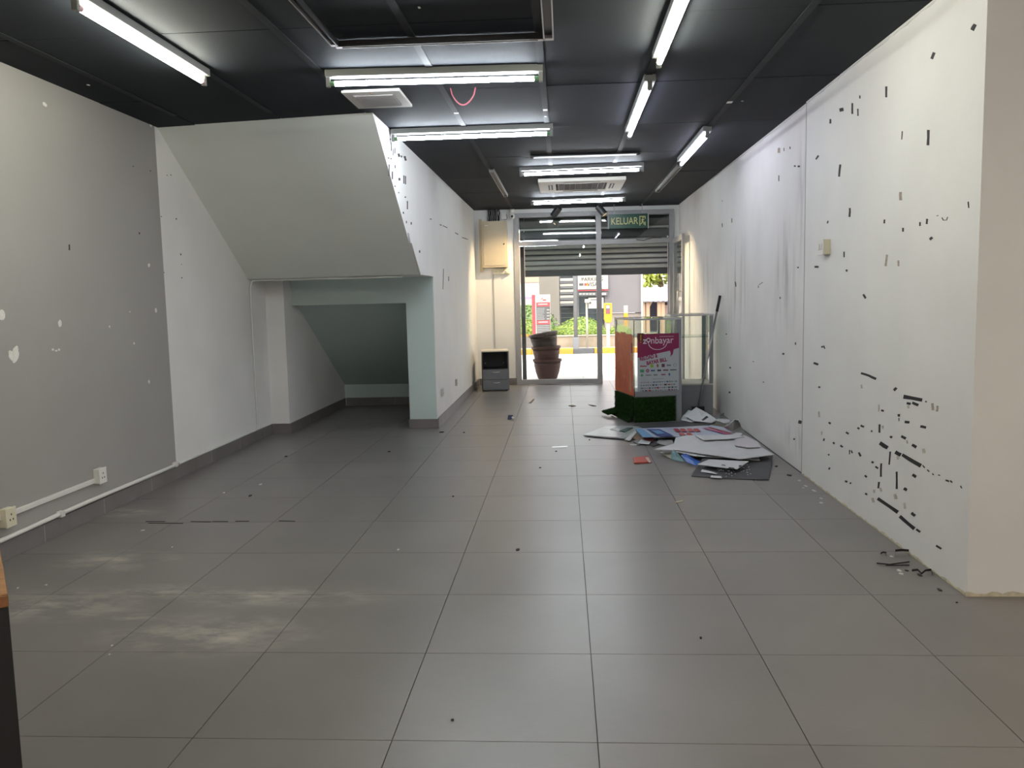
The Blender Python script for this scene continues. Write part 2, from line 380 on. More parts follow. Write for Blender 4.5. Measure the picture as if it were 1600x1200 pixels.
# skirting tiles
base_l = struct(empty('baseboard_left')); base_l['label'] = 'dark grey tile skirting along the left wall'
def skirt_y(X, y0, y1, sgn, parent, h=.10, start=None):
    y = y0 if start is None else start
    while y < y1-.01:
        e = min(y+.6, y1); s0 = max(y, y0)
        if e-s0 > .02: MB().box(min(X, X+sgn*.012), max(X, X+sgn*.012), s0+.002, e-.002, .001, h).build('skirting_tile', M_SKIRT, parent)
        if e < y1-.01: MB().box(min(X, X+sgn*.0124), max(X, X+sgn*.0124), e-.002, e+.002, .001, h-.002).build('grout_joint', M_PALE, parent)
        y = e
def skirt_x(Y, x0, x1, parent, h=.10, sgn=-1):
    x = x0
    while x < x1-.01:
        e = min(x+.6, x1)
        MB().box(x+.002, e-.002, min(Y, Y+sgn*.012), max(Y, Y+sgn*.012), .001, h).build('skirting_tile', M_SKIRT, parent); x = e
skirt_y(XL+.004, 1.0, 5.9, 1, base_l, start=.7); skirt_y(XL, 5.9, 7.945, 1, base_l)
base_n = struct(empty('baseboard_nook')); base_n['label'] = 'dark skirting inside the nook under the stair'
skirt_x(7.95, XL+.015, -2.688, base_n); skirt_y(-2.70, 7.95, 10.02, 1, base_n); skirt_x(10.04, -2.685, -1.55, base_n)
base_p = struct(empty('baseboard_passage')); base_p['label'] = 'grey skirting along the passage and pier'
skirt_x(8.18, -1.56, XP+.012, base_p, h=.093); skirt_y(XP, 8.18, 12.18, 1, base_p); skirt_x(YB, XP+.015, -.705, base_p)

# ------------------------------------------------------------------ marks on walls
def stroke(pts, w, X, m, parent, name, out, th=.0012, jit=.18):
    pts = [Vector(p) for p in pts]
    if len(pts) == 1: pts = [pts[0]+Vector((-w*.5, -w*.1)), pts[0]+Vector((w*.5, w*.1))]
    L = []; R = []
    for i, p in enumerate(pts):
        t = (pts[min(i+1, len(pts)-1)] - pts[max(0, i-1)]).normalized(); n = Vector((-t.y, t.x))
        L.append(p+n*w*.5*(1+rnd.uniform(-jit, jit))); R.append(p-n*w*.5*(1+rnd.uniform(-jit, jit)))
        if i+1 < len(pts):
            q = p.lerp(pts[i+1], rnd.uniform(.4, .6))
            L.append(q+n*w*.5*(1+rnd.uniform(-jit, jit))); R.append(q-n*w*.5*(1+rnd.uniform(-jit, jit)))
    poly = [onX(p.x, p.y, X) for p in L + R[::-1]]
    return MB().prism(poly, (out*th*rnd.uniform(.8, 1.6), 0, 0)).build(name, m, parent)
V2 = lambda *a: [Vector(p) for p in a]
TR = [([(1519,47),(1524,38)],5.5),([(1456,92),(1460,82)],4.5),([(1385,135),(1385,152)],3),([(1332,161),(1332,178)],2.6),([(1312,172),(1318,171)],5),
([(1340.6,170),(1340.6,181)],2),([(1343.7,149),(1343.7,154)],1.6),([(1297.5,186),(1297.5,193)],2.6),([(1451,203),(1450,227)],4),([(1410,205),(1409,218)],1.5),
([(1275,249),(1279,243)],2.2),([(1313,257),(1311,276)],2.6),([(1328,325),(1328,331),(1327.5,339)],2.5),([(1294,345),(1293,349)],1.8),([(1437.5,347),(1437.5,353)],2),
([(1449,342),(1448,350)],3),([(1472,340),(1474,344),(1479,344),(1481,339)],1.2),([(1411,356),(1411,362)],2.6),([(1382.5,343),(1382,349)],2),([(1513,315),(1514,325)],1.6),
([(1453,374),(1457,371)],3.4),([(1319,393),(1319,402)],2),([(1323,421),(1323,424.5)],2.4),([(1273,417),(1279,417)],3),([(1349,460),(1353,466)],3),
([(1271.6,567),(1278.6,569.5)],3),([(1279,604.5),(1281.5,605.5)],2.6),([(1345.6,583),(1358,587),(1369,592)],3.6),([(1397,610),(1401,606)],3.6),([(1412,619.5),(1441,625)],6),
([(1417,630),(1423,631)],3.6),([(1426,629),(1435,633)],4),([(1447,627.5)],2),([(1377,641),(1381,642)],3),([(1404.7,647),(1404.8,651)],3.2),([(1404.7,653),(1404.7,658)],1),
([(1414,659),(1421,660)],4),([(1438.5,666),(1447,668)],4),([(1295,660),(1298,662)],2.6),([(1345,665),(1350,667)],3),([(1340,668.5),(1343,670)],3),([(1374.5,663),(1374.5,676)],2.5),
([(1361,673.5),(1363,674)],2.6),([(1322,675.5),(1326,678)],2.6),([(1391,682),(1394,683.5)],3),([(1408.5,681.5),(1415.5,685)],4),([(1425.5,695),(1432,698.5)],4.4),([(1375,692),(1387,700)],6),
([(1399.5,706),(1407.5,711)],5.5),([(1410,710.5),(1439,728)],5.5),([(1391,705.5),(1389.5,726)],2.3),([(1313.5,696),(1317,698.5)],2.6),([(1302,691),(1304,693.5)],2.4),([(1287,689),(1288,685)],2),
([(1330,704),(1332,708)],2),([(1327.5,703),(1327.5,710)],1.1),([(1342,707),(1345,713)],2.5),([(1294,710),(1296,711)],2.2),([(1362,721.5),(1365,723)],3),
([(1377,724),(1376.5,745)],2.2),([(1401.5,737),(1401.5,764)],2.6),([(1426,742),(1431.5,745)],4.2),([(1351.5,743),(1354.5,745.5)],3),([(1295,731.5),(1297,732.5)],3.6),
([(1320.5,751.5),(1324,753)],3),([(1328,754.5),(1330,755.5)],2.6),([(1373.5,753),(1372.5,763)],2.8),([(1412.5,763),(1417,766)],4.2),([(1352,771),(1355,773)],3),
([(1371.5,779),(1403,800.5)],5),([(1406,807),(1429,826)],5),([(1424.5,801.5),(1430,806)],4),([(1463,852.5),(1471,857.5)],3),([(1478,750),(1483,752)],2.4),([(1485,751),(1488,754)],2),([(1442,727),(1445,731)],1.6),([(1449,734),(1452,737)],1.6),([(1457,740),(1459,742)],1.4),([(1466,742),(1469,743)],1.3),([(1501,759),(1503,763)],1.5),
([(1432,827),(1438,831)],3),([(1287,540),(1289,545)],1.8),([(1284,541),(1285.5,543)],2.4),([(1368,729),(1372,732)],2.4),([(1464,337.5),(1466,336.5)],1)]
for p, wd in TR: stroke(p, wd, XR, M_TAPE, wall_right, 'tape_remnant', -1)
for p, wd in [([(1407,300),(1407.5,313)],4.2),([(1386,398),(1384,416)],3.4),([(1404,407),(1404,416)],3),([(1457,630),(1458,641)],4),([(1465,634),(1464,643)],3.2),([(1217.5,231),(1217,239)],4)]:
    back = p[0][0] < 1262
    stroke(p, wd, XRR if back else XR, M_CHIP, wall_rr if back else wall_right, 'paint_chip', -1, th=.0006)
M_GLUE = mat('dried_glue', (.52, .50, .42), .7, var=.2, vscale=40)
for p, wd in [([(1279.5,643),(1280,652)],3),([(1373,643),(1373.5,632)],2),([(1346,601),(1346.5,607)],2.4),([(1443,701),(1444,708)],4.5),([(1398,772),(1400,780)],4.5),([(1363,778),(1365,785)],3.5),([(1413,786),(1414,795)],3),([(1375,762),(1377,768)],3),([(1366,765),(1366,770)],3),([(1403,712),(1403,718)],4),([(1417,688),(1418,693)],2.6),([(1419,633),(1419.5,638)],3),([(1379,665),(1379.5,670)],3),([(1284,674),(1284,680)],2)]:
    stroke(p, wd, XR, M_GLUE, wall_right, 'glue_spot', -1, th=.0006)
for p, wd in [([(1242,259.5)],2.6),([(1246.5,260),(1250,260)],2.6),([(1217,274),(1217,283)],1.3),([(1247,418)],2.2),([(1259.5,355)],2.6),([(1224,553)],3),([(1141,574.5)],2.4),([(1140,613)],2.6),([(1250,659.5)],5),([(1219,464),(1219,467)],1.6),([(1185,446),(1185,450)],1),([(1135,522)],1.8),([(1186,445),(1192,441)],.8),([(1177,565)],1.4),([(1193,597)],1.6),([(1243,535),(1243,539)],1.5),([(1241,686)],2.4),([(1149,440),(1150,448)],1.6),([(1234.5,229),(1234.5,233)],1.2),([(1225,231),(1225,236)],1),([(1128.5,314)],1.2),([(1143.5,341),(1143.5,348)],1.1),([(1128.5,349),(1128.5,355)],1.1),([(1256,480),(1256.5,484)],1.6)]:
    stroke(p, wd, XRR, M_TAPE, wall_rr, 'tape_remnant', -1, th=.0009)
for p, wd in [([(611,222),(611.5,236)],1.5),([(614,232),(614,243)],1.4),([(617,231),(617,240)],1.3),([(609,217),(611,218)],1.6),([(622.5,240),(624,245)],3),([(627,243),(627.5,246)],2),([(632,244),(634,251)],3.2),([(607,247)],2),([(611,248)],2),([(608,257),(608,275)],1.6),([(613,268),(613,280)],1.8),([(617,258),(617.5,263)],1.3),([(624,278),(624,282)],2.5),([(631,274),(631,287)],1.5),([(633.5,275),(633.5,288)],1.5),([(633,307),(633.5,309)],1.8),([(636.5,314),(636.5,327)],1.5),([(630,331),(630.5,334)],1.6),([(642.5,347),(642.5,351)],1.4),([(672,342),(674,342.5)],1.6),([(687,351),(690,352)],1.2),([(692,352.5),(699,356)],1.1),([(711,363.5),(716,366.5)],1.1),([(722,371),(731,374)],1.0),([(655.5,391),(655.5,395)],2),([(693,420),(692,452)],.9),([(701,432),(701,439)],1),([(617,290),(617.5,292)],1.4),([(623,300),(623,302)],1.2),([(635,345),(635,349)],1.2),([(604,259),(605,260)],1.6)]:
    stroke(p, wd, XP, M_TAPE, wall_pass, 'tape_remnant', 1, th=.0008)
for p, wd in [([(3,485),(3,499)],8),([(93,501),(94,510)],5),([(16,549),(21,563)],9),([(25,542),(22,562)],8),([(28,550),(22,565)],7),([(81,546),(84,546.5)],3.4),([(86,548),(89,548)],2.8),([(91.5,545),(92.5,548)],3),([(232.5,412),(232.5,417)],3),([(243.5,482),(243.5,488)],3),([(203,487)],1.8),([(171,509),(171,512)],2),([(209,535),(209.5,538)],2.4),([(232.5,594),(233,599)],2.6),([(67,160),(72,166)],4.4),([(235,190),(236,198)],3)]:
    a, b = Vector(p[0]), Vector(p[-1]); t = (b-a); n_ = Vector((-t.y, t.x)).normalized() if t.length else Vector((1,0)); t = t if t.length else Vector((0,wd))
    pl = []
    for k in range(12):
        q = 2*math.pi*k/12; u = rnd.uniform(.85,1.12); pl.append((a+b)/2 + t*.62*math.sin(q)*u + n_*wd*.55*math.cos(q)*u)
    MB().prism([onX(v.x, v.y, XL+.004) for v in pl], (rnd.uniform(.0006,.0018),0,0)).build('filler_spot', M_FILL, wall_left)
for p, wd in [([(108,382),(108.5,391)],2),([(217.5,363),(218,366)],1.6),([(208,260)],1.4),([(235,267)],1.4)]:
    stroke(p, wd, XL+.004, M_TAPE, wall_left, 'screw_hole', 1, th=.0008)
for p, wd in [([(275,341),(276,343)],1.4),([(267,273.5)],1.4),([(261,274)],1.2),([(282.5,396),(282.5,399)],1.2),([(283.5,413)],1),([(284,433),(284.2,435)],1.2),([(252,338.5)],1.4),([(256,426)],1.4)]:
    stroke(p, wd, XL, M_TAPE, wall_lr, 'screw_hole', 1, th=.0008)

# ------------------------------------------------------------------ shop front: frame, glass, door, shutter
win = struct(empty('window_1', (0, YB, 0)), 'aluminium framed shop window with a transom')
def fr(x0, x1, z0, z1, y0=YB-.02, y1=YB+.03, name='frame_bar', p=win, m=M_ALUP): return MB().box(x0, x1, y0, y1, z0, z1).build(name, m, p, bevel=.002)
fr(-.70, -.625, 0, 2.49); fr(.485, .56, 0, 2.49); fr(1.53, 1.60, 0, 2.49)
fr(-.625, .485, 2.425, 2.49); fr(.56, 1.53, 2.425, 2.49)
fr(-.625, .485, 2.02, 2.085); fr(.56, 1.53, 2.02, 2.085)
fr(-.625, .485, .005, .075)
MB().box(-.625, .485, YB+.001, YB+.009, .075, 2.02).build('pane', M_GLASS, win)
MB().box(-.625, .485, YB+.001, YB+.009, 2.085, 2.425).build('pane', M_GLASS, win)
MB().box(.56, 1.53, YB+.001, YB+.009, 2.085, 2.425).build('pane', M_GLASS, win)
MB().tube([(1.06, YB-.03, 2.07), (1.16, YB-.035, 2.055), (1.3, YB-.035, 2.09), (1.42, YB-.03, 2.085)], .006, 6).build('door_closer', M_BLACK, win)
door = struct(empty('door_1', (1.56, YB-.04, 0), math.radians(0)), 'glass door leaf standing open against the right wall')
dx0, dx1, dy0, dy1 = 1.572, 1.607, YB-1.0, YB-.03
for (a, b, c, d) in [(dy0, dy0+.06, .01, 2.07), (dy1-.06, dy1, .01, 2.07)]:
    MB().box(dx0, dx1, a, b, c, d).build('stile', M_ALUP, door, bevel=.002)
for (c, d) in [(.01, .09), (2.0, 2.07)]:
    MB().box(dx0, dx1, dy0+.06, dy1-.06, c, d).build('rail', M_ALUP, door, bevel=.002)
MB().box(dx0+.013, dx0+.021, dy0+.06, dy1-.06, .09, 2.0).build('pane', M_GLASS, door)
MB().tube([(dx0-.002, dy0+.09, 1.02), (dx0-.045, dy0+.09, 1.02), (dx0-.045, dy0+.09, 1.32), (dx0-.002, dy0+.09, 1.32)], .011, 8).build('door_handle', M_ALU, door, smooth=True)

M_SHUT = mat('shutter_steel', (.55, .55, .53), .5, metal=.1, var=.1, vscale=6)
M_SHUT2 = mat('shutter_dark', (.07, .07, .075), .5, metal=.3)
sh = tag(empty('roller_shutter', (.5, 12.6, 1.58)), 'grey ribbed roller shutter half lowered outside the glass', 'shutter')
zs = 1.675; k = 0
while zs < 2.10:
    z1 = zs+.078; prof = []
    for q in range(7):
        u = q/6; prof.append((12.60-.026*math.sin(math.pi*u), zs+.004+u*.056))
    a = [( -.565, y, z) for y, z in prof] + [(-.565, 12.605, zs+.060), (-.565, 12.605, zs+.004)]
    MB().prism(a, (2.12, 0, 0)).build('slat', M_SHUT, sh); zs = z1; k += 1
MB().box(-.565, 1.555, 12.59, 12.62, 1.585, 1.672).build('bottom_bar', M_SHUT2, sh, bevel=.004)
MB().box(-.565, 1.555, 12.607, 12.615, 1.672, 2.45).build('gap_shade_sheet', M_SHUT2, sh)  # dark sheet added to paint the shade in the gaps between slats
MB().box(-.63, -.572, 12.56, 12.66, 0, 2.45).build('guide_rail', M_SHUT2, sh); MB().box(1.562, 1.62, 12.56, 12.66, 0, 2.45).build('guide_rail', M_SHUT2, sh)
MB().box(-.62, 1.6, 12.53, 12.58, 2.145, 2.245).build('cover_panel', mat('shutter_box', (.10,.10,.11), .5), sh)
MB().box(-.62, 1.6, 12.52, 12.56, 2.262, 2.29).build('angle_bar', M_SHUT, sh)
MB().box(-.62, 1.6, 12.54, 12.58, 2.30, 2.40).build('cover_panel', mat('shutter_box2', (.16,.15,.14), .5), sh)
fac = struct(MB().box(-3.05, 1.85, 12.66, 12.85, 2.3, 3.0).build('wall_facade', M_WHITE))
struct(MB().box(-3.05, -.70, 12.4, 12.85, 0, 2.56).build('wall_facade_left', M_WHITE))
struct(MB().box(1.63, 1.9, 12.4, 12.85, 0, 2.56).build('wall_facade_right', M_WHITE))

# exit sign
M_GREEN = mat('exit_sign_green', (.006, .055, .036), .35)
M_SIGNT = mat('exit_sign_letters', (.46, .45, .20), .5)
es = tag(empty('exit_sign', (.925, 11.9, 2.21)), 'green KELUAR exit sign with running figure hanging before the transom', 'sign')
MB().box(.655, 1.195, 11.885, 11.91, 2.212, 2.408).build('sign_panel', M_GREEN, es, bevel=.003)
M_ACR = glass_mat('acrylic', (.9,.95,.92))
for x in (.640, 1.197): MB().box(x, x+.013, 11.88, 11.915, 2.205, 2.41).build('end_bracket', M_ALUP, es)
for x in (.73, 1.12): MB().tube([(x, 11.9, 2.408), (x, 11.9, ZC)], .004, 6).build('hanger', M_STEEL, es)
text('lettering', 'KELUAR', .135, M_SIGNT, es, Matrix.Translation((-.053, -.0165, .098)) @ FRONT, fit=.372, bold=.001)
px = .155
for poly in ([(.0,.0),(.085,.0),(.085,.13),(.0,.13)],):
    fr_ = [(0,0,.012,.13),(.073,.0,.085,.05),(.073,.09,.085,.13),(0,.118,.085,.13)]
    mb = MB()
    for (a,b,c,d) in fr_: mb.box(px+a, px+c, -.0165, -.015, .035+b, .035+d)
    mb.build('pictogram_door', M_SIGNT, es, local=True)
mb = MB(); mb.lathe([(.0105,-.0008),(.0105,.0008)], (px+.05,-.0168,.145), 12, Matrix.Rotation(math.pi/2,4,'X'))
def limb(a, b, r=.006):
    a = Vector((px+a[0], -.0166, .035+a[1])); b = Vector((px+b[0], -.0166, .035+b[1])); d = (b-a).normalized(); n = Vector((-d.z,0,d.x))*r
    mb.prism([a+n, b+n, b-n, a-n], (0,.0012,0))
for a, b, r in [((.048,.092),(.04,.055),.009),((.04,.057),(.062,.042)   ,.006),((.062,.042),(.06,.012),.0055),((.04,.055),(.034,.03),.006),((.034,.03),(.015,.022),.0055),((.046,.088),(.066,.074),.0045),((.046,.088),(.028,.076),.0045)]: limb(a, b, r)
mb.build('pictogram_runner', M_SIGNT, es, local=True)

# ------------------------------------------------------------------ ceiling fittings
COOL = mat('tube_cool', (.9,.9,.9), .3, emit=(.86, .93, 1.0), estr=TUBE)
VIOLET = mat('tube_blue', (.9,.9,.9), .3, emit=(.84, .84, 1.0), estr=TUBE*.28)
WARM = mat('tube_warm', (.9,.9,.9), .3, emit=(1.0, .98, .83), estr=TUBE)
WARM2 = mat('tube_warm_white', (.9,.9,.9), .3, emit=(1.0, .89, .76), estr=TUBE*3.0)
M_CAP = mat('tube_cap_green', (.12,.25,.12), .4); M_CAPP = mat('tube_cap_pink', (.5,.25,.3), .4)
def batten(label, p, q, tube_m, group='ceiling tube battens', cap=M_CAP):
    p = Vector((p[0], p[1], ZC)); q = Vector((q[0], q[1], ZC)); L = (q-p).length; a = math.atan2(q.y-p.y, q.x-p.x)
    e = empty('tube_light', (p+q)/2, a); h = L/2
    MB().box(-h, h, -.034, .034, -.040, -.001).build('housing', M_LAMPBODY, e, local=True, bevel=.004)
    for s in (-1, 1):
        MB().box(min(s*h, s*(h-.022)), max(s*h, s*(h-.022)), -.013, .013, -.090, -.038).build('lamp_holder', M_LAMPBODY, e, local=True, bevel=.003)
        MB().tube([(s*(h-.022),0,-.071), (s*(h-.048),0,-.071)], .0135, 12).build('tube_cap', cap, e, local=True)
    MB().tube([(-(h-.048),0,-.071), (h-.048,0,-.071)], .0135, 14).build('tube', tube_m, e, local=True, smooth=True)
    return tag(e, label, 'ceiling light', group)
ZT = ZC-.06
def batten_px(label, a, b, tm, snap, cap=M_CAP):
    p, q = onZ(*a, ZT), onZ(*b, ZT)
    if snap == 'y': x = (p.x+q.x)/2; p.x = q.x = x
    return batten(label, p, q, tm, cap=cap)
batten_px('lit tube batten above the grey wall, at the upper left', (112,3), (322,126), WARM, 'y', M_CAPP)
batten_px('long crosswise tube batten just in front of the square vent', (510,128), (848,119), COOL, 'x')
batten_px('crosswise tube batten ending at the stair wall, behind the vent', (612,215), (864,206), COOL, 'x')
batten_px('crosswise tube batten just in front of the cassette air conditioner', (812,271), (1006,263), COOL, 'x', M_STEEL)
batten_px('crosswise tube batten farthest back, between air conditioner and window', (829,317), (978,311), COOL, 'x', M_STEEL)
p = onZ(1029, 98, ZT)
batten('lengthwise tube batten cut by the top edge of the photo', (p.x, p.y-1.2), (p.x, p.y), WARM)
batten_px('short lengthwise tube batten in the middle of the right-hand rows', (1012,132), (986,211), VIOLET, 'y', M_STEEL)
batten_px('lengthwise tube batten nearest to the scuffed right wall', (1104,209), (1065,256), VIOLET, 'y', M_STEEL)
# unseen battens added behind the photographer to brighten near floor and right return
batten('unseen added tube batten behind the photographer over the desk', (-1.93, -.6), (-1.93, .6), WARM2, 'unseen added tube battens behind the photographer')
batten('unseen added tube batten behind the photographer in the middle', (.515, -.9), (.515, .3), WARM2, 'unseen added tube battens behind the photographer')
batten('unseen added tube batten behind the photographer over the side bay', (2.35, .2), (2.35, 1.4), WARM2, 'unseen added tube battens behind the photographer')

def rail(label, p, q, m, wd=.034, h=.03, slot=True, lip=None, name='track_rail'):
    p = Vector((p[0], p[1], ZC)); q = Vector((q[0], q[1], ZC)); L = (q-p).length; a = math.atan2(q.y-p.y, q.x-p.x); hh = L/2
    e = empty(name, (p+q)/2, a)
    z0, z1 = -h-.006, -.006
    MB().box(-hh, hh, -wd/2, -wd/2+.006, z0, z1).build('side_flange', m, e, local=True)
    MB().box(-hh, hh, wd/2-.006, wd/2, z0, z1).build('side_flange', m if lip is None else lip, e, local=True)
    MB().box(-hh, hh, -wd/2+.006, wd/2-.006, z1-.012, z1).build('channel', M_BLACK if slot else m, e, local=True)
    for s in (-1, 1): MB().box(min(s*hh, s*(hh-.03)), max(s*hh, s*(hh-.03)), -wd/2+.006, wd/2-.006, z0, z1-.012).build('end_cap', m if lip is None else lip, e, local=True)
    return tag(e, label, 'track', 'ceiling lamp tracks')
M_TRK = mat('grey_track', (.42,.41,.42), .4, metal=.3); M_TRKB = mat('black_track', (.02,.02,.022), .35)
a, b, c = onZ(525,73,2.52), onZ(857,60,2.52), onZ(850,0,2.52)
rail('black lamp track running from the top edge to the crosswise track', (a.x, a.y-1.2), (a.x, a.y-.02), M_TRKB, lip=M_TRK)
rail('crosswise black lamp track with a pale front edge', (a.x, a.y), (b.x-.02, b.y), M_TRKB, lip=M_TRK)
rail('pale grey lamp track cut by the top edge above the square vent', (b.x, b.y-1.2), (b.x, b.y+.015), M_TRK, wd=.05)
a, b = onZ(768,269,2.51), onZ(790,308,2.51)
rail('bare pale batten base on the ceiling, left of the air conditioner', (a.x, a.y), (a.x, b.y), M_LAMPBODY, wd=.05)
a, b = onZ(1059,262,2.51), onZ(1027,301,2.51)
rail('bare pale batten base on the ceiling, right of the air conditioner', (b.x, a.y), (b.x, b.y), M_LAMPBODY, wd=.05)
a, b = onZ(829,249,2.515), onZ(1000,243.5,2.515)
rail('wide black crosswise channel with a white lip on the ceiling', (a.x, a.y+.02), (b.x, a.y+.02), M_BLACK, wd=.09, h=.012, lip=M_PLASTIC)

# square exhaust vent
ve = tag(empty('ceiling_vent', (-1.137, 5.31, ZC)), 'square white exhaust vent with a dusty grille', 'vent')
M_VENT = mat('vent_plastic', (.62,.60,.56), .5); M_VENTG = mat('vent_grille', (.30,.28,.27), .6)
hx, hy = .178, .215
MB().prism([(-hx,-hy,-.002),(hx,-hy,-.002),(hx,hy,-.002),(-hx,hy,-.002)], (0,0,-.018)).build('cover', M_VENT, ve, local=True, bevel=.004)
for i in range(13):
    y = -hy*.62 + i*hy*1.24/12
    MB().box(-hx*.68, hx*.68, y-.006, y+.006, -.027, -.020).build('grille_bar', M_VENTG, ve, local=True)
MB().box(-hx*.7, hx*.7, -hy*.66, hy*.66, -.0215, -.020).build('grille_back', mat('vent_dust', (.22,.20,.20), .9), ve, local=True)
MB().lathe([(.009,-.024),(.009,-.020)], (0,-hy*.83,0), 12).build('logo_badge', mat('badge', (.35,.2,.15), .4), ve, local=True)

# cassette air conditioner
ac = tag(empty('cassette_air_conditioner', (.22, 9.56, ZC-.007)), 'white ceiling cassette air conditioner with a dark grille', 'air conditioner')
M_AC = mat('ac_plastic', (.66,.62,.56), .5); M_ACG = mat('ac_grille', (.10,.085,.09), .6); M_ACD = mat('ac_slot', (.05,.045,.045), .6)
H = .47; G = .27
for (x0,x1,y0,y1) in [(-H,H,-H,-G-.01),(-H,H,G+.01,H),(-H,-G-.01,-G-.01,G+.01),(G+.01,H,-G-.01,G+.01)]:
    MB().box(x0,x1,y0,y1,-.04,-.001).build('panel', M_AC, ac, local=True, bevel=.006)
MB().box(-G,G,-G,G,-.03,-.012).build('filter', M_ACG, ac, local=True)
for i in range(22):
    y = -G+.012+i*(2*G-.024)/21; MB().box(-G,G,y-.003,y+.003,-.037,-.030).build('grille_bar', mat('ac_bar', (.22,.19,.19), .5), ac, local=True)
for i in range(9):
    x = -G+.02+i*(2*G-.04)/8; MB().box(x-.003,x+.003,-G,G,-.038,-.036).build('grille_bar', MATS['ac_bar'], ac, local=True)
for s in (-1,1):
    MB().box(min(s*.315,s*.365),max(s*.315,s*.365),-.2,.2,-.0425,-.0395).build('air_slot', M_ACD, ac, local=True)
    MB().box(-.2,.2,min(s*.315,s*.365),max(s*.315,s*.365),-.0425,-.0395).build('air_slot', M_ACD, ac, local=True)
    MB().box(-.2,.2,min(s*.333,s*.347),max(s*.333,s*.347),-.047,-.0425).build('louvre', M_AC, ac, local=True)
    MB().box(min(s*.333,s*.347),max(s*.333,s*.347),-.2,.2,-.047,-.0425).build('louvre', M_AC, ac, local=True)

# spotlights
def spot(label, x, y, aim, watt):
    e = empty('spotlight', (x, y, ZC))
    MB().box(-.055,.055,-.018,.018,-.025,-.003).build('mount', M_PLASTIC if x < 0 else M_BLACK, e, local=True, bevel=.003)
    MB().tube([(0,0,-.025),(0,0,-.085)], .009, 8).build('stem', M_BLACK, e, local=True)
    d = (Vector(aim)-Vector((x,y,ZC-.115))).normalized()
    q = d.to_track_quat('Z','Y').to_matrix().to_4x4()
    MB().lathe([(.040,-.075),(.047,-.07),(.047,.075),(.042,.078),(.042,.06),(.02,.056)], (0,0,-.115), 20, q).build('lamp_head', M_BLACK, e, local=True, smooth=False)
    MB().lathe([(.036,.056),(.036,.059)], (0,0,-.115), 18, q).build('lens', mat('spot_lens', (.9,.9,.9), .3, emit=(1,.78,.45), estr=12), e, local=True)
    l = bpy.data.lights.new('spot_bulb', 'SPOT'); l.energy = watt; l.color = (1, .76, .43); l.spot_size = math.radians(80); l.spot_blend = .9; l.shadow_soft_size = .025
    lo = bpy.data.objects.new('spot_bulb', l); COL.objects.link(lo); lo.parent = e; lo.location = Vector((0,0,-.115))+d*.095; lo.rotation_euler = d.to_track_quat('-Z','Y').to_euler()
    return tag(e, label, 'spotlight', 'black ceiling spotlights')
spot('black ceiling spotlight turned left, beside the window mullion gap', -.075, 11.55, (-1.22, 12.1, 1.0), 62)
spot('black ceiling spotlight turned right, in front of the window mullion', .535, 11.55, (1.66, 11.2, 1.0), 85)

# loop of pink cable under the ceiling
pts = []
for i in range(17):
    t = i/16; pxx = 704+(743-704)*t; pyy = 140+24*math.sin(math.pi*t)**.7
    y = 5.15; q = onY(pxx, pyy, y); pts.append((q.x, q.y, min(q.z, ZC-.003)))
pts[0] = (pts[0][0], pts[0][1], ZC-.003); pts[-1] = (pts[-1][0], pts[-1][1], ZC-.003)
tag(MB().tube(pts, .0045, 6).build('hanging_cable', mat('pink_cable', (.42,.10,.14), .5), smooth=True), 'thin pink cable loop hanging from the black ceiling', 'cable')

# ------------------------------------------------------------------ conduits, sockets, boxes
a, b = onX(150,746,XL+.004), onX(-30,821,XL+.004)
tag(MB().box(XL+.0045, XL+.020, b.y, a.y, .215, .243).build('cable_trunking', M_PLASTIC, bevel=.003), 'flat white trunking between two sockets on the grey wall', 'trunking')
def socket(label, y, z, X, s, m=M_PLASTIC, w=.075, h=.075, d=.035):
    e = empty('wall_socket', (X, y, z))
    x0, x1 = (X+.0005, X+d) if s > 0 else (X-d, X-.0005)
    MB().box(x0, x1, y-w/2, y+w/2, z-h/2, z+h/2).build('back_box', m, e, bevel=.003)
    xf = X+s*d
    MB().box(min(xf, xf+s*.007), max(xf, xf+s*.007), y-w/2-.003, y+w/2+.003, z-h/2-.003, z+h/2+.003).build('face_plate', m, e, bevel=.003)
    xg = xf+s*.007
    for dy, dz in ((0,.015),(-.012,-.012),(.012,-.012)):
        MB().box(min(xg, xg+s*.001), max(xg, xg+s*.001), y+dy-.003, y+dy+.003, z+dz-.005, z+dz+.005).build('pin_hole', M_DARK, e)
    return tag(e, label, 'socket')
socket('white wall socket at the end of the trunking on the grey wall', 4.86, .252, XL+.004, 1, h=.09)
socket('white wall socket cut by the left photo edge', 4.0, .222, XL+.004, 1, M_CREAM, h=.095)
pts = [(XL+.020, y, .118+.004*math.sin(y*3)) for y in [1.2+.235*i for i in range(21)]]
pipe = tag(MB().tube(pts, .0125, 10).build('conduit_pipe', M_PLASTIC, smooth=True), 'white plastic pipe lying on the skirting of the grey wall', 'pipe')
for y in (4.45, 5.85, 3.2): MB().box(XL+.0045, XL+.036, y-.02, y+.02, .102, .136).build('pipe_clip', M_PLASTIC, pipe, bevel=.003)
M_PVC = mat('painted_conduit', (.62,.64,.60), .5)
yv = onX(401,668,XL).y
pts = [(XL+.008, 5.9+.02, .108), (XL+.008, yv-.06, .108), (XL+.009, yv-.01, .115), (XL+.010, yv, .15), (XL+.010, yv, 1.40), (XL+.012, yv+.01, 1.45), (XL+.03, yv+.02, 1.487), (XL+.08, yv+.02, 1.492), (-1.9, 7.45, 1.490), (-1.42, 7.38, 1.490)]
tag(MB().tube(pts, .0085, 8).build('cable_conduit', M_PVC, smooth=True), 'thin painted conduit climbing the white wall and crossing under the stair', 'conduit')
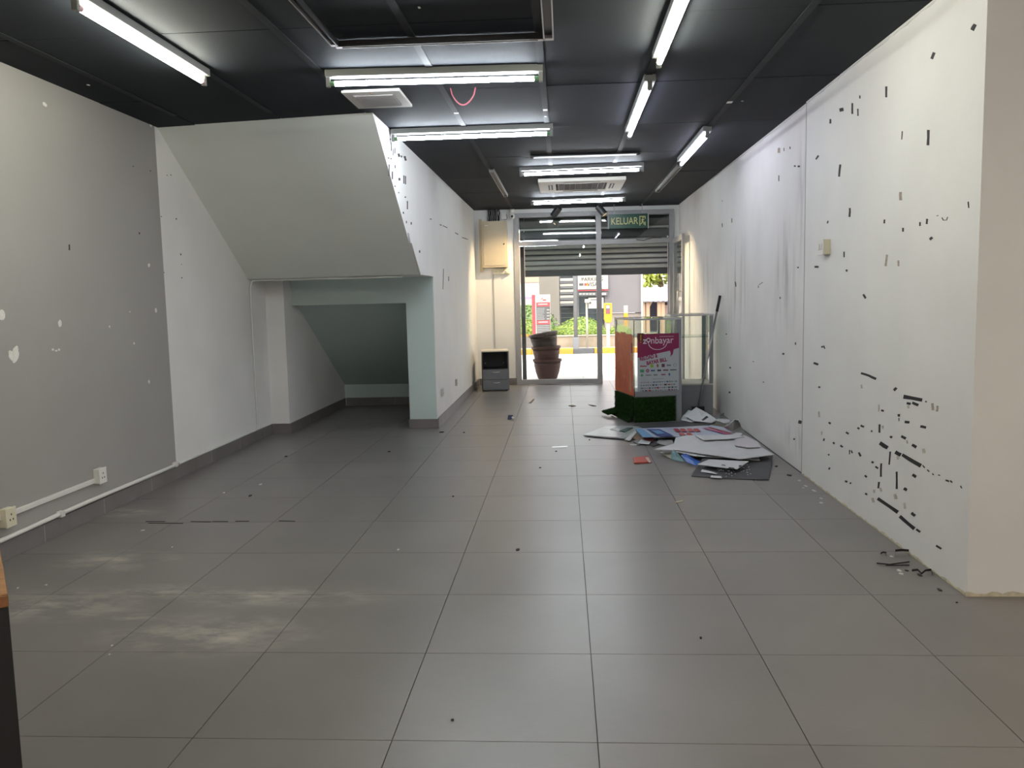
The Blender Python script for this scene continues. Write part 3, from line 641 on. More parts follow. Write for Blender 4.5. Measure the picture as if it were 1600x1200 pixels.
# trim at the lower stair edge
a, b = onX(640,380,XP), onX(654.5,430,XP)
mb = MB(); mb.prism([a+Vector((.001,-.018,0)), a+Vector((.001,.018,0)), b+Vector((.001,.018,0)), b+Vector((.001,-.022,0))], (.02,0,0))
tr = tag(mb.build('corner_trunking', M_PLASTIC), 'short white trunking on the lower edge of the stair side', 'trunking')
a, b = onX(637.5,364,XP), onX(641,382,XP)
MB().prism([a+Vector((.001,-.025,0)), a+Vector((.001,.03,0)), b+Vector((.001,.03,0)), b+Vector((.001,-.025,0))], (.004,0,0)).build('bare_bracket', M_STEEL, tr)
M_SOCKG = mat('grey_socket', (.50,.49,.45), .5)
socket('small beige socket on the passage wall, nearest to the pier', 8.5, .325, XP, 1, M_SOCKG, d=.012)
socket('small beige socket on the passage wall, farther from the pier', 9.63, .31, XP, 1, M_SOCKG, d=.012)
# switch box on right wall
swp = tag(empty('wall_switch', (XR, 5.395, 1.505)), 'cream light switch on the white right wall', 'switch')
MB().box(XR-.038, XR-.0005, 5.335, 5.455, 1.507, 1.60).build('back_box', M_CREAM, swp, bevel=.003)
MB().box(XR-.045, XR-.038, 5.333, 5.457, 1.505, 1.602).build('face_plate', M_PLASTIC, swp, bevel=.003)
for y in (5.37, 5.42): MB().box(XR-.049, XR-.045, y-.014, y+.014, 1.535, 1.575).build('rocker', M_PLASTIC, swp, bevel=.002)

# distribution board
DBY = YB-.13
M_DB = mat('db_cream', (.55,.47,.34), .45, var=.04, vscale=10)
db = tag(empty('distribution_board', (-.98, YB-.06, 1.72)), 'cream metal electrical distribution board high on the back wall', 'electrical box')
MB().box(-1.155, -.79, DBY, YB-.001, 1.72, 2.38).build('box', M_DB, db, bevel=.004)
MB().box(-1.13, -.815, DBY-.008, DBY, 1.745, 2.355).build('door', M_DB, db, bevel=.003)
MB().lathe([(.011,0),(.011,.012),(.008,.014)], (-.835, DBY-.008, 2.05), 14, Matrix.Rotation(math.pi/2,4,'X')).build('lock', M_BLACK, db)
MB().box(-1.105, -1.06, DBY-.0095, DBY-.008, 2.31, 2.325).build('maker_label', M_PLASTIC, db)
MB().box(-1.2, -1.155, YB-.03, YB-.001, 1.66, 2.42).build('wiring_duct', M_DB, db)
cb = tag(empty('cable_bundle', (-1.0, YB-.03, 2.38)), 'bunch of black cables between ceiling and electrical box', 'cables')
for i in range(11):
    x = -1.07+i*.0165; y = YB-.02-.02*(i % 3)
    MB().tube([(x,y,2.382),(x+rnd.uniform(-.008,.008),y-.012,2.44),(x+rnd.uniform(-.01,.01),y-.01,2.5),(x,y,ZC-.001)], .0075, 6).build('cable', M_BLACK if i % 4 else M_STEEL, cb, smooth=True)
jb = tag(empty('junction_box', (-.83, YB-.02, 2.44)), 'white junction box above the electrical box', 'electrical box')
MB().box(-.875, -.795, YB-.04, YB-.001, 2.405, 2.50).build('box', M_PLASTIC, jb, bevel=.004)
MB().tube([(-.80,YB-.045,2.48),(-.785,YB-.05,2.43),(-.80,YB-.045,2.40),(-.84,YB-.045,2.395)], .003, 6).build('wire', M_BLACK, jb, smooth=True)
# security camera
cc = tag(empty('security_camera', (-.715, YB-.03, 2.5)), 'small white dome camera under the ceiling beside the window frame', 'camera')
MB().lathe([(.03,.0),(.034,.03),(.032,.05)], (-.712, YB-.06, 2.498), 16).build('base', M_PLASTIC, cc, smooth=True)
MB().lathe([(.012,-.045),(.028,-.036),(.038,-.015),(.040,0),(.038,.015),(.03,.032),(.015,.043)], (-.712, YB-.065, 2.445), 18).build('head', M_PLASTIC, cc, smooth=True)
MB().lathe([(.017,0),(.017,.012),(.012,.016)], (-.712, YB-.097, 2.44), 14, Matrix.Rotation(math.pi/2,4,'X')).build('lens', M_BLACK, cc)
# socket row below the board
sr = tag(empty('socket_row', (-.90, YB, 1.65)), 'row of cream sockets below the electrical box', 'socket')
for x0, x1 in ((-1.015,-.935),(-.932,-.855),(-.852,-.765)):
    f = MB().box(x0, x1, YB-.04, YB-.001, 1.625, 1.705).build('socket_unit', M_CREAM, sr, bevel=.003)
    for dx in (.02,.04,.058): MB().box(x0+dx-.003, x0+dx+.003, YB-.0415, YB-.04, 1.655, 1.668).build('pin_hole', M_DARK, f)
MB().lathe([(.02,0),(.02,.03),(.014,.034)], (-.80, YB-.04, 1.655), 14, Matrix.Rotation(math.pi/2,4,'X')).build('plug', M_PLASTIC, sr)
tag(MB().box(-1.016, -1.006, YB-.012, YB-.001, .55, 1.622).build('cable_cover', M_PALE), 'thin vertical cable cover below the socket row', 'trunking')

# ------------------------------------------------------------------ drawer cabinet
M_CABG = mat('cabinet_grey', (.17,.175,.19), .5, var=.05, vscale=12); M_CABW = mat('cabinet_cream', (.58,.54,.46), .5)
cab = tag(empty('drawer_cabinet', (-.945, 11.42, 0), math.radians(7)), 'small grey pedestal cabinet with two drawers and an open top compartment', 'cabinet')
W, D, HH = .185, .40, .56
L = dict(local=True)
MB().box(-W, -W+.016, 0, D, .012, HH-.018).build('side_panel', M_BLACK, cab, **L)
MB().box(W-.016, W, 0, D, .012, HH-.018).build('side_panel', M_CABG, cab, **L)
MB().box(-W+.016, W-.016, D-.012, D, .012, HH-.018).build('back_panel', M_BLACK, cab, **L)
MB().box(-W+.016, W-.016, .002, D-.012, .30, .312).build('shelf', M_BLACK, cab, **L)
MB().box(-W+.016, W-.016, .002, D-.012, .012, .028).build('bottom', M_CABG, cab, **L)
MB().box(-W-.004, W+.004, -.012, D, HH-.018, HH).build('top', M_CABW, cab, bevel=.003, **L)
for z0, z1 in ((.02,.155),(.16,.30)):
    d = MB().box(-W+.002, W-.002, -.016, -.0005, z0, z1).build('drawer', M_CABG, cab, bevel=.003, **L)
    zz = z1-.035
    hd = MB().tube([(-.05,-.017,zz),(-.045,-.032,zz),(0,-.036,zz-.004),(.045,-.032,zz),(.05,-.017,zz)], .005, 8).build('handle', M_ALU, None, local=True, smooth=True); hd.parent = d
for x, y in ((-.15,.04),(.15,.04),(-.15,.36),(.15,.36)): MB().lathe([(.014,0),(.014,.012)], (x,y,0), 10).build('foot', M_BLACK, cab, **L)
for x in (-.13,.13): MB().lathe([(.006,0),(.006,.006)], (x,D-.0135,.36), 8, Matrix.Rotation(math.pi/2,4,'X')).build('screw', M_STEEL, cab, **L)

# ------------------------------------------------------------------ display case with poster
LC = dict(local=True)
c1 = tag(empty('display_case', (.697, 8.36, 0), math.radians(13)), 'glass display counter with orange side film, green turf skirt and pink poster', 'display case')
W, D, H1 = .50, .66, 1.04
M_CASE = mat('case_grey_board', (.25,.26,.275), .5, var=.05, vscale=10)
MB().box(.012, W-.02, .012, D, .0, .258).build('plinth', M_CASE, c1, **LC)
MB().box(0, W-.045, .002, .02, .262, .312).build('bottom_rail', M_CASE, c1, **LC)
MB().box(W-.055, W, 0, .03, 0, H1-.012).build('corner_panel', M_CASE, c1, **LC)
MB().box(W-.015, W, .03, D, 0, .30).build('side_board', M_CASE, c1, **LC)
MB().box(W-.022, W, D-.022, D, .3, H1-.012).build('post', M_ALU, c1, **LC)
MB().box(0, .02, D-.02, D, .26, H1-.012).build('post', M_ALU, c1, **LC)
MB().box(0, .006, 0, .006, .26, H1-.012).build('glass_joint', M_DARK, c1, **LC)
for (x0,x1,y0,y1) in [(-.004,W+.004,-.004,.014),(-.004,W+.004,D-.014,D+.004),(-.004,.014,.014,D-.014),(W-.014,W+.004,.014,D-.014)]:
    MB().box(x0,x1,y0,y1,H1-.012,H1+.006).build('top_frame', M_ALU, c1, **LC)
MB().box(.014,W-.014,.014,D-.014,H1-.004,H1+.002).build('top_glass', M_GLASSG, c1, **LC)
MB().box(.006,W-.055,.006,.011,.312,H1-.012).build('front_glass', M_GLASSH, c1, **LC)
MB().box(.002,.007,.011,D-.02,.262,H1-.012).build('side_glass', M_GLASSH, c1, **LC)
MB().box(.02,W-.02,D-.014,D-.008,.30,H1-.012).build('back_glass', M_GLASSH, c1, **LC)
MB().box(W-.012,W-.007,.03,D-.022,.30,H1-.012).build('side_glass', M_GLASSH, c1, **LC)
MB().box(.012,W-.02,.02,D-.02,.86,.867).build('glass_shelf', M_GLASSG, c1, **LC)
MB().box(.012,W-.02,.02,D-.02,.262,.280).build('floor_board', M_CASE, c1, **LC)
# orange film on the left glass
M_OR = mat('orange_film', (.66,.12,.025), .38, var=.35, vscale=9, col2=(.46,.08,.025))
ys = [.0+.02+(D-.04)*i/26 for i in range(27)]
top = [(-.0012, y, .890-.02*max(0,(.10-y)/.10)+rnd.uniform(-.014,.014)) for y in ys]
MB().prism([(-.0012,.006,.268)]+[(-.0012,D,.268)]+top[::-1], (-.0012,0,0)).build('orange_film', M_OR, c1, **LC)
for (y0,y1,z0,z1) in [(.05,.10,.62,.80),(.09,.14,.30,.52),(.30,.33,.42,.46),(.42,.44,.56,.585),(.03,.06,.36,.44),(.5,.52,.80,.86),(.36,.40,.44,.455)]:
    pl = [(-.0026, y0+rnd.uniform(-.01,.01), z0), (-.0026, y1, z0+rnd.uniform(-.01,.02)), (-.0026, y1+rnd.uniform(-.012,.01), (z0+z1)/2), (-.0026, y1-.01, z1), (-.0026, y0, z1-rnd.uniform(0,.03)), (-.0026, y0-.008, (z0+z1)/2)]
    MB().prism(pl, (-.0006,0,0)).build('scraped_patch', mat('scraped_film', (.55,.30,.20), .5, var=.2, vscale=30), c1, **LC)
MB().box(-.004,-.0026,.045,.085,.70,.80).build('red_sticker', mat('red_sticker', (.30,.02,.03), .5), c1, **LC)
MB().box(-.004,-.0026,.60,.655,.95,1.02).build('price_card', M_PLASTIC, c1, **LC)
# turf
M_TURF = mat('artificial_turf', (.022,.060,.014), .9, var=.5, vscale=40, spec=.1)
def turf(name, org, u, v, n, cnt, parent):
    mb = MB(); org, u, v, n = map(Vector, (org, u, v, n))
    N = 14
    vs = []
    for i in range(N+1):
        for j in range(N+1): vs.append(org+u*(i/N)+v*(j/N)+n*(.006+rnd.random()*.005))
    fs = [(i*(N+1)+j, (i+1)*(N+1)+j, (i+1)*(N+1)+j+1, i*(N+1)+j+1) for i in range(N) for j in range(N)]
    mb.add(vs, fs)
    back = [org, org+u, org+u+v, org+v]; mb.add(back, [(3,2,1,0)])
    un = u.normalized(); vn = v.normalized()
    for k in range(cnt):
        p = org+u*rnd.random()+v*rnd.random()+n*.004
        t = p+n*rnd.uniform(.012,.024)+un*rnd.uniform(-.01,.01)+vn*rnd.uniform(-.012,.004)
        s = un*.0022 if rnd.random() < .6 else vn*.0022
        mb.add([p-s, p+s, t], [(0,1,2)])
    o = mb.build(name, M_TURF, parent, **LC); o['kind'] = 'stuff'; return o
turf('turf_front', (.0,-.001,.004), (.43,0,0), (0,0,.250), (0,-1,0), 5200, c1)
turf('turf_side', (-.001,0,.06), (0,.64,0), (0,0,.20), (-1,0,0), 6000, c1)
# flap of turf spreading out on the floor
turf('turf_flap', (-.004,.02,.075), (.0,.62,.0), (-.055,-.02,-.07), (-.75,.05,.65), 3000, c1)
turf('turf_flap', (-.02,.66,.06), (-.0,-.26,.0), (-.13,.03,-.035), (-.3,.05,.95), 1800, c1)
# poster
M_MAG = mat('poster_magenta', (.23,.010,.068), .4); M_PW = mat('poster_white', (.42,.455,.47), .4); M_PT = mat('poster_print_white', (.68,.66,.68), .5)
PX0, PX1, PZ0, PZ1 = .035, .470, .316, .892
ps = MB().box(PX0, PX1, -.004, -.001, PZ0, PZ1).build('poster', M_PW, c1, **LC); yp = -.0045
def flat(name, pts, m, y=yp, th=.0005): return MB().prism([(a, y, b) for a, b in pts], (0,-th,0)).build(name, m, ps, **LC)
flat('magenta_field', [(PX0,PZ1),(PX1,PZ1),(PX1,.742),(.415,.728),(.405,.680),(.378,.655),(.385,.690),(.375,.716),(PX0,.655)], M_MAG)
def ptext(s, x, z, size, m, rot=0, y=-.0055, fit=None, bold=0): return text('lettering', s, size, m, ps, atl(x, y, z, rot), ext=.0002, fit=fit, bold=bold)
ptext('z', .112, .822, .092, M_PT, bold=.001); ptext('nbayar', .292, .822, .095, M_PT, fit=.235)
def ring(cx, cz, r, wd, a0, a1, m, n=18, name='logo_arc', rz=1):
    A = []; B = []
    for i in range(n+1):
        t = a0+(a1-a0)*i/n; A.append((cx+math.cos(t)*(r+wd/2), cz+math.sin(t)*(r+wd/2)*rz)); B.append((cx+math.cos(t)*(r-wd/2), cz+math.sin(t)*(r-wd/2)*rz))
    return flat(name, A+B[::-1], m, y=-.0052)
ring(.150, .829, .018, .008, math.radians(-60), math.radians(240), M_PT)
flat('logo_pin', [(.137,.818),(.163,.818),(.150,.792)], M_PT, y=-.0052)
ring(.247, .800, .096, .007, math.radians(188), math.radians(352), M_PT, rz=.72)
flat('tag_line', [(.265,.862),(.415,.862),(.415,.859),(.265,.859)], M_PT, y=-.0052)
ptext('RELOAD &', .150, .655, .052, M_MAG, math.radians(9), fit=.19, bold=.0022); ptext('BAYAR BILL', .235, .612, .052, M_MAG, math.radians(9), fit=.215, bold=.0022)
LOGC = [(.30,.03,.03),(.25,.42,.04),(.28,.10,.10),(.10,.03,.06),(.12,.12,.14),(.16,.20,.22),(.06,.30,.14),(.25,.04,.10),(.05,.10,.25),(.03,.04,.06),(.12,.05,.05)]
LM = [mat('logo_ink_%d' % i, c, .5) for i, c in enumerate(LOGC)]
def logo(x, z, w, h, m): flat('logo', [(x-w/2+.002,z-h/2),(x+w/2,z-h/2),(x+w/2,z+h/2-.002),(x-w/2,z+h/2)], m, y=-.0052)
for x, w_, h_, i in [(.095,.07,.012,0),(.185,.032,.030,1),(.245,.022,.03,2),(.303,.034,.034,3),(.362,.045,.014,4)]: logo(x, .570, w_, h_, LM[i])
ring(.428, .570, .016, .004, 0, 2*math.pi-.01, LM[5])
for x, w_, h_, i in [(.082,.042,.030,6),(.195,.045,.016,8),(.262,.04,.018,9),(.33,.055,.014,10),(.41,.07,.010,9)]: logo(x, .522, w_, h_, LM[i])
ring(.140, .522, .012, .010, 0, 2*math.pi-.01, LM[7])
ring(.080, .478, .008, .010, 0, 2*math.pi-.01, LM[6])
for x, w_, h_, i in [(.15,.062,.009,4),(.222,.042,.012,4),(.305,.045,.013,7),(.368,.018,.026,8)]: logo(x, .478, w_, h_, LM[i])
logo(.25, .437, .12, .005, LM[5])
for r_, z in enumerate((.405,.376,.347,.322)):
    x = .065
    while x < .45:
        w_ = rnd.choice((.010,.014,.022,.03)); h_ = rnd.choice((.006,.008,.012,.015)); 
        if x+w_ < .455: logo(x+w_/2, z, w_, h_, LM[rnd.choice((4,9,8,5,9,0))])
        x += w_+.009
ba = MB(); ba.prism([(.035,-.0052,.90),(.10,-.0052,.90),(.10,-.0052,.865),(.085,-.0052,.80),(.050,-.0052,.815),(.032,-.0052,.85)], (0,-.0006,0)); ba.build('brown_sticker', mat('brown_sticker', (.10,.015,.012), .5), ps, **LC)
flat('yellow_mark', [(.068,.885),(.076,.885),(.074,.825),(.066,.825)], mat('yellow_ink', (.55,.35,.03), .5), y=-.0062)
flat('yellow_mark', [(.066,.815),(.076,.815),(.076,.806),(.066,.806)], MATS['yellow_ink'], y=-.0062)

# ------------------------------------------------------------------ plain glass showcase behind
c2 = tag(empty('glass_showcase', (1.13, 8.90, 0)), 'plain glass showcase with a shelf between the poster counter and the wall', 'display case')
W, D, H2 = .445, .50, 1.062
MB().box(0, W, 0, .016, 0, .315).build('base_panel', M_CASE, c2, **LC); MB().box(.10,W-.06,-.003,0,.03,.27).build('door_panel', M_CASE, c2, **LC)
MB().box(.018,.030+.03,-.006,-.0005,.165,.178).build('lock', M_BLACK, c2, **LC)
for x0, x1 in ((0,.016),(W-.016,W)): MB().box(x0,x1,.016,D,0,.315).build('base_side', M_CASE, c2, **LC)
MB().box(0,W,-.002,D,.315,.330).build('base_board', mat('case_white_board', (.62,.58,.52), .5), c2, **LC)
for x, y, w_ in ((0,0,.02),(W-.04,0,.04),(0,D-.02,.02),(W-.04,D-.02,.04)): MB().box(x,x+w_,y,y+.02,.33,H2-.015).build('post', M_CASE, c2, **LC)
for (x0,x1,y0,y1) in [(-.004,W+.004,-.004,.02),(-.004,W+.004,D-.02,D+.004),(-.004,.02,.02,D-.02),(W-.02,W+.004,.02,D-.02)]:
    MB().box(x0,x1,y0,y1,H2-.015,H2+.003).build('top_frame', M_ALU, c2, **LC)
MB().box(.02,W-.02,.02,D-.02,H2-.006,H2).build('top_glass', M_GLASSG, c2, **LC)
MB().box(.008,W-.008,.004,D-.004,.822,.830).build('glass_shelf', M_GLASSG, c2, **LC)
MB().box(.002,.008,.02,D-.02,.33,H2-.015).build('side_glass', M_GLASSH, c2, **LC)
MB().box(.02,W-.04,D-.010,D-.004,.33,H2-.015).build('back_glass', M_GLASS, c2, **LC)
MB().box(W-.008,W-.002,.02,D-.02,.33,H2-.015).build('side_glass', M_GLASSH, c2, **LC)

# ------------------------------------------------------------------ floor wiper leaning on the wall
tp = onX(1125,462,1.655); bt = Vector((1.395, 8.80, .06))
br = tag(empty('floor_wiper', (bt.x, bt.y, 0)), 'long floor wiper with a black head leaning on the right wall', 'wiper')
d = (tp-bt)
MB().tube([bt, bt+d*.86], .011, 10).build('handle', M_STEEL, br, smooth=True)
MB().tube([bt+d*.86, tp], .015, 10).build('grip', M_BLACK, br, smooth=True)
MB().box(bt.x-.06, bt.x+.07, bt.y-.02, bt.y+.02, .05, .10).build('head', M_BLACK, br, bevel=.006)
MB().box(bt.x-.07, bt.x+.08, bt.y-.005, bt.y+.005, .001, .05).build('rubber_blade', M_BLACK, br)

# ------------------------------------------------------------------ rubbish pile
M_BOARD = mat('white_board', (.56,.57,.59), .5, var=.05, vscale=6); M_BOARD2 = mat('white_board_pinkish', (.55,.52,.55), .55, var=.05, vscale=6)
M_PAPER = mat('white_paper', (.60,.62,.63), .7, var=.06, vscale=12); M_CHAR = mat('charcoal_board', (.055,.055,.06), .5, var=.2, vscale=20)
M_BLUE = mat('blue_film', (.02,.10,.42), .35); M_TEAL = mat('teal_board', (.16,.28,.30), .5, var=.2, vscale=12); M_KHAKI = mat('khaki_board', (.40,.39,.33), .6)
M_INK = mat('black_ink', (.012,.012,.014), .6); M_RED = mat('red_card', (.42,.055,.035), .45, var=.15, vscale=25)
def sheet(name, label, px, m, th=.004, cat='board', parent=None, flat_z=None):
    """px: (x, y, z) picture points lying at height z above the floor"""
    pts = [onZ(x, y, z) for x, y, z in px]
    n = len(pts); mb = MB(); c = sum(pts, Vector())/n
    # fan from the centre so bent sheets stay clean
    up = Vector((0,0,th)); vs = pts + [p+up for p in pts] + [c, c+up]
    fs = []
    area = sum(pts[i].x*pts[(i+1) % n].y-pts[(i+1) % n].x*pts[i].y for i in range(n))
    for i in range(n):
        j = (i+1) % n
        if area > 0: fs += [(i+n, j+n, 2*n+1), (j, i, 2*n), (i, j, j+n, i+n)]
        else: fs += [(j+n, i+n, 2*n+1), (i, j, 2*n), (j, i, i+n, j+n)]
    mb.add(vs, fs)
    o = mb.build(name, m, parent)
    if parent is None: tag(o, label, cat)
    return o
def deco(px, z, m, parent, name, th=.0008): return sheet(name, '', [(x, y, z) for x, y in px], m, th, parent=parent)
# charcoal board, nearest
ch = sheet('charcoal_board', 'dark charcoal board with white labels at the near end of the pile', [(1080,744.5,.002),(1098,717,.03),(1150,714,.03),(1208,712,.03),(1201,750,.004),(1160,749.5,.001)], M_CHAR, .004)
deco([(1095,737),(1120,741),(1117,738),(1097,733.5)], .016, M_PAPER, ch, 'paper_label'); deco([(1110,746),(1128,747.5),(1127,744),(1111,743)], .009, M_PAPER, ch, 'paper_label')
for k in range(46):
    x = rnd.uniform(1112,1172); y = rnd.uniform(726,746); 
    if y > 733 or x > 1155:
        deco([(x,y),(x+1.6,y),(x+1.8,y-.7),(x+.2,y-.8)], .010+(748-y)*.0009, M_PAPER, ch, 'printed_dash', .0012)
sm = sheet('small_white_board', 'small white board with ink smudges lying on the charcoal board', [(1090,726,.045),(1108,718.5,.05),(1170,721.5,.05),(1152,733.5,.036),(1120,730,.04)], M_BOARD, .004)
deco([(1138,732),(1148,733),(1147,731),(1139,730)], .044, M_INK, sm, 'ink_smudge'); deco([(1154,729),(1158,728.5),(1159,727),(1155,727)], .048, M_INK, sm, 'ink_smudge'); deco([(1127,727),(1134,727.6),(1133,726.6),(1128,726)], .0478, M_INK, sm, 'ink_smudge')
bl = sheet('blue_plastic_strip', 'crumpled bright blue plastic strip beside the small white board', [(1064,712,.05),(1072,709,.07),(1080,715,.062),(1088,719,.055),(1094,721,.05),(1088,728,.02),(1074,723,.03)], M_BLUE, .003, 'plastic')
tb = sheet('teal_torn_board', 'torn teal board standing at the left corner of the pile', [(1048,718,.012),(1049,707,.06),(1053,703,.075),(1059,709,.06),(1070,722,.012),(1060,720.5,.012)], M_TEAL, .004)
kh = sheet('khaki_card', 'khaki card sticking out below the large white board', [(1030,706.5,.012),(1044,707,.02),(1060,712,.015),(1060,718,.006),(1046,716,.004)], M_KHAKI, .003, 'card')
lw = sheet('white_under_board', 'white board under the large one with a torn front edge', [(1052,705,.045),(1100,705,.05),(1186,712,.045),(1187,720,.032),(1150,717,.038),(1085,713,.045)], M_BOARD, .004)
bg_ = sheet('large_white_board', 'large clean white board on top of the pile', [(1022,703,.052),(1053,694,.062),(1056,684,.068),(1075,681,.07),(1140,681,.07),(1178,692,.07),(1209,711,.062),(1156,718,.055),(1110,711.5,.06),(1060,704,.055)], M_BOARD, .005)
pk = sheet('pinkish_white_board', 'slightly pink white board at the wall side of the pile', [(1148,696.5,.077),(1148,684,.078),(1165,681,.08),(1178,688,.08),(1190,699,.078),(1170,700,.077)], M_BOARD2, .004)
tw = sheet('white_strip_board', 'narrow white board lying across the back of the large one', [(1086,681,.083),(1150,679.5,.086),(1163,683.5,.085),(1140,686.5,.083),(1099,688,.081)], M_BOARD, .005)
ts = sheet('torn_white_scrap', 'torn white scrap with black letters by the wall foot', [(1160,679,.06),(1184,691,.055),(1190,700,.05),(1182,702,.05),(1176,690,.058)], M_PAPER, .004, 'paper')
deco([(1180,694),(1184,694),(1185,698),(1181,698)], .0595, M_INK, ts, 'black_letter')
# printed banner board
pb = sheet('printed_poster_board', 'blue and red printed poster board in the middle of the pile', [(992,670,.055),(1060,668,.06),(1112,665,.06),(1130,668,.06),(1148,679,.055),(1100,681,.055),(1040,683.5,.045),(1004,684,.04)], mat('poster_pale', (.40,.45,.56), .35), .004)
M_NAVY = mat('print_navy', (.03,.05,.20), .4); M_PRED = mat('print_red', (.42,.04,.06), .4); M_PPINK = mat('print_pink', (.45,.08,.22), .4); M_SKY = mat('print_sky', (.12,.28,.48), .4)
deco([(992.5,670.5),(1003,669.8),(1022,683),(1004.5,683.5)], .0595, M_SKY, pb, 'sky_blue_stripe'); deco([(1010,670.5),(1031,670.5),(1053,681),(1032,682.5)], .0605, M_NAVY, pb, 'navy_panel')
deco([(1017,672.6),(1030,672.4),(1040,677.5),(1027,678)], .0632, M_SKY, pb, 'pale_print')
for x in (1052,1062,1073,1083): deco([(x,669.6),(x+7,669.4),(x+12,674),(x+4,674.4)], .065, M_PRED, pb, 'red_letter')
for x in (1060,1071): deco([(x,676.4),(x+8,676.2),(x+12,680),(x+4,680.3)], .0625, M_PRED, pb, 'red_letter')
deco([(1098,669),(1103,668.5),(1142,678.5),(1136,679)], .066, M_PPINK, pb, 'pink_stripe'); deco([(1106,667.6),(1110,667.2),(1145,677),(1141,677.6)], .066, M_PRED, pb, 'red_stripe')
# black mat
bm_ = sheet('black_mat', 'black mat lying along the foot of the poster counter', [(987,666,.008),(1000,662.5,.010),(1060,659.5,.012),(1090,657,.02),(1118,661,.02),(1100,667,.02),(1040,669,.016),(1000,669,.01)], M_CHAR, .006, 'mat')
# glass sheet at left
gs = sheet('acrylic_sheet', 'clear acrylic sheet with a dark edge at the left of the pile', [(911,680,.004),(946,666.5,.004),(990,666,.012),(1004,668,.012),(976,686,.006)], mat('dusty_acrylic', (.34,.38,.37), .32, var=.15, vscale=9), .004)
deco([(911,680.5),(976,686.5),(973,683.8),(914,679.6)], .009, M_BLACK, gs, 'dark_edge')
sheet('white_card', 'small white card lying on the acrylic sheet', [(953,671,.012),(957,669,.012),(969,669.5,.012),(967,673.5,.012)], M_PAPER, .002, 'card')
gp = sheet('green_case', 'flat dark green phone case on the acrylic sheet', [(968,674,.014),(980,669,.014),(989,669,.016),(976,675.5,.014)], mat('dark_green_plastic', (.02,.06,.05), .35), .006, 'case')
deco([(972,673.2),(980,670.3),(985,670.3),(976,674)], .021, mat('mid_green_plastic', (.06,.15,.12), .35), gp, 'inner_tray')
# loose scraps under the poster board
for lab, px, m, c in [('white envelope scrap at the left front of the pile', [(996,693,.012),(1002,687,.018),(1018,688,.018),(1014,694.5,.012)], M_PAPER, 'paper'),
    ('brown torn cardboard under the poster board', [(984,684,.012),(1000,678,.04),(1020,682,.03),(1006,690,.012)], mat('brown_card', (.22,.14,.09), .7), 'cardboard'),
    ('red printed scrap under the poster board', [(1004,683,.03),(1022,684,.03),(1020,690,.018),(1008,688,.022)], mat('dark_red_print', (.25,.05,.04), .5), 'paper'),
    ('grey plastic scrap beside the white envelope', [(990,690,.006),(996,686,.012),(1004,690,.010),(998,696,.004)], mat('grey_plastic', (.16,.17,.18), .4), 'plastic'),
    ('grey folded card behind the white envelope', [(1026,692,.01),(1030,687,.02),(1050,688,.03),(1053,694,.014),(1040,697,.008)], mat('grey_card', (.30,.30,.30), .6), 'card'),
    ('dark foil scrap between card and poster board', [(1010,692,.004),(1022,688,.014),(1030,694,.008),(1020,698,.003)], M_CHAR, 'foil'),
    ('thin white sliver in front of the pile', [(984,694.5,.001),(996,694.5,.001),(994,696,.001),(985,696,.001)], M_PAPER, 'paper'),
    ('pale clear plastic strip at the poster board corner', [(976,687,.01),(992,674,.04),(996,675,.04),(984,689,.012)], mat('clear_strip', (.45,.50,.50), .3), 'plastic')]:
    sheet('scrap', lab, px, m, .003, c)
# paper with printed panel leaning on the showcase
qr = sheet('crumpled_notice', 'crumpled white notice sheet in front of the glass showcase', [(1070,650,.06),(1088,636.5,.13),(1104,645,.11),(1120,656,.055),(1112,661,.03),(1084,658,.04)], M_PAPER, .003, 'paper')
deco([(1096,656),(1104,650),(1107,652),(1099,657.5)], .095, M_INK, qr, 'black_panel', .002)
sheet('crumpled_tissue', 'pale crumpled wrapper left of the notice sheet', [(1064,656,.02),(1068,649,.05),(1076,641,.09),(1081,643,.085),(1076,651,.05),(1071,658,.02)], mat('pale_green_paper', (.50,.58,.57), .6), .004, 'paper')
sheet('white_paper_sheet', 'white paper sheet behind the black mat', [(1066,657,.03),(1078,652,.035),(1092,657,.03),(1080,660,.025)], M_PAPER, .003, 'paper')
sheet('white_board_offcut', 'white board offcut right of the notice sheet', [(1118,657,.05),(1122,654.5,.055),(1140,656,.055),(1141,660,.05),(1130,662,.045)], M_BOARD, .004)
sheet('curved_grey_sheet', 'curved grey sheet against the wall behind the offcut', [(1108,650,.05),(1128,649,.06),(1131,645,.09),(1132,651,.05),(1120,655,.04)], mat('dark_grey_sheet', (.20,.20,.21), .5), .003, 'plastic')
M_OLIVE = mat('olive_card', (.14,.13,.10), .7)
sheet('olive_cardboard', 'dark olive cardboard between offcut and poster board', [(1112,664,.05),(1124,659,.06),(1136,664,.05),(1126,670,.04),(1114,669,.04)], M_OLIVE, .004, 'cardboard')
gl = empty('folded_carton'); tag(gl, 'folded grey carton flap with a white rim near the wall', 'carton')
q = [onZ(1130,668,.045), onZ(1148,655,.13), onZ(1154,656,.13), onZ(1158,667,.06), onZ(1163,673,.04), onZ(1146,674,.03)]
gl.location = (q[0].x, q[0].y, 0)
mb = MB(); mb.prism(q, (0,.012,.002)); mb.build('flap', mat('grey_carton', (.17,.165,.16), .7), gl)
MB().tube([q[0]+Vector((0,-.004,.0)), q[0].lerp(q[1],.55)+Vector((0,-.004,-.012)), q[1]+Vector((0,-.004,0)), q[2]+Vector((0,-.004,0)), q[2].lerp(q[3],.4)], .0065, 6).build('rim', M_PAPER, gl, smooth=True)
sheet('dark_bracket', 'dark red plastic bracket beside the carton flap', [(1122,674,.04),(1132,667,.06),(1140,669,.055),(1132,677,.04)], mat('maroon_plastic', (.10,.02,.03), .4), .005, 'plastic')
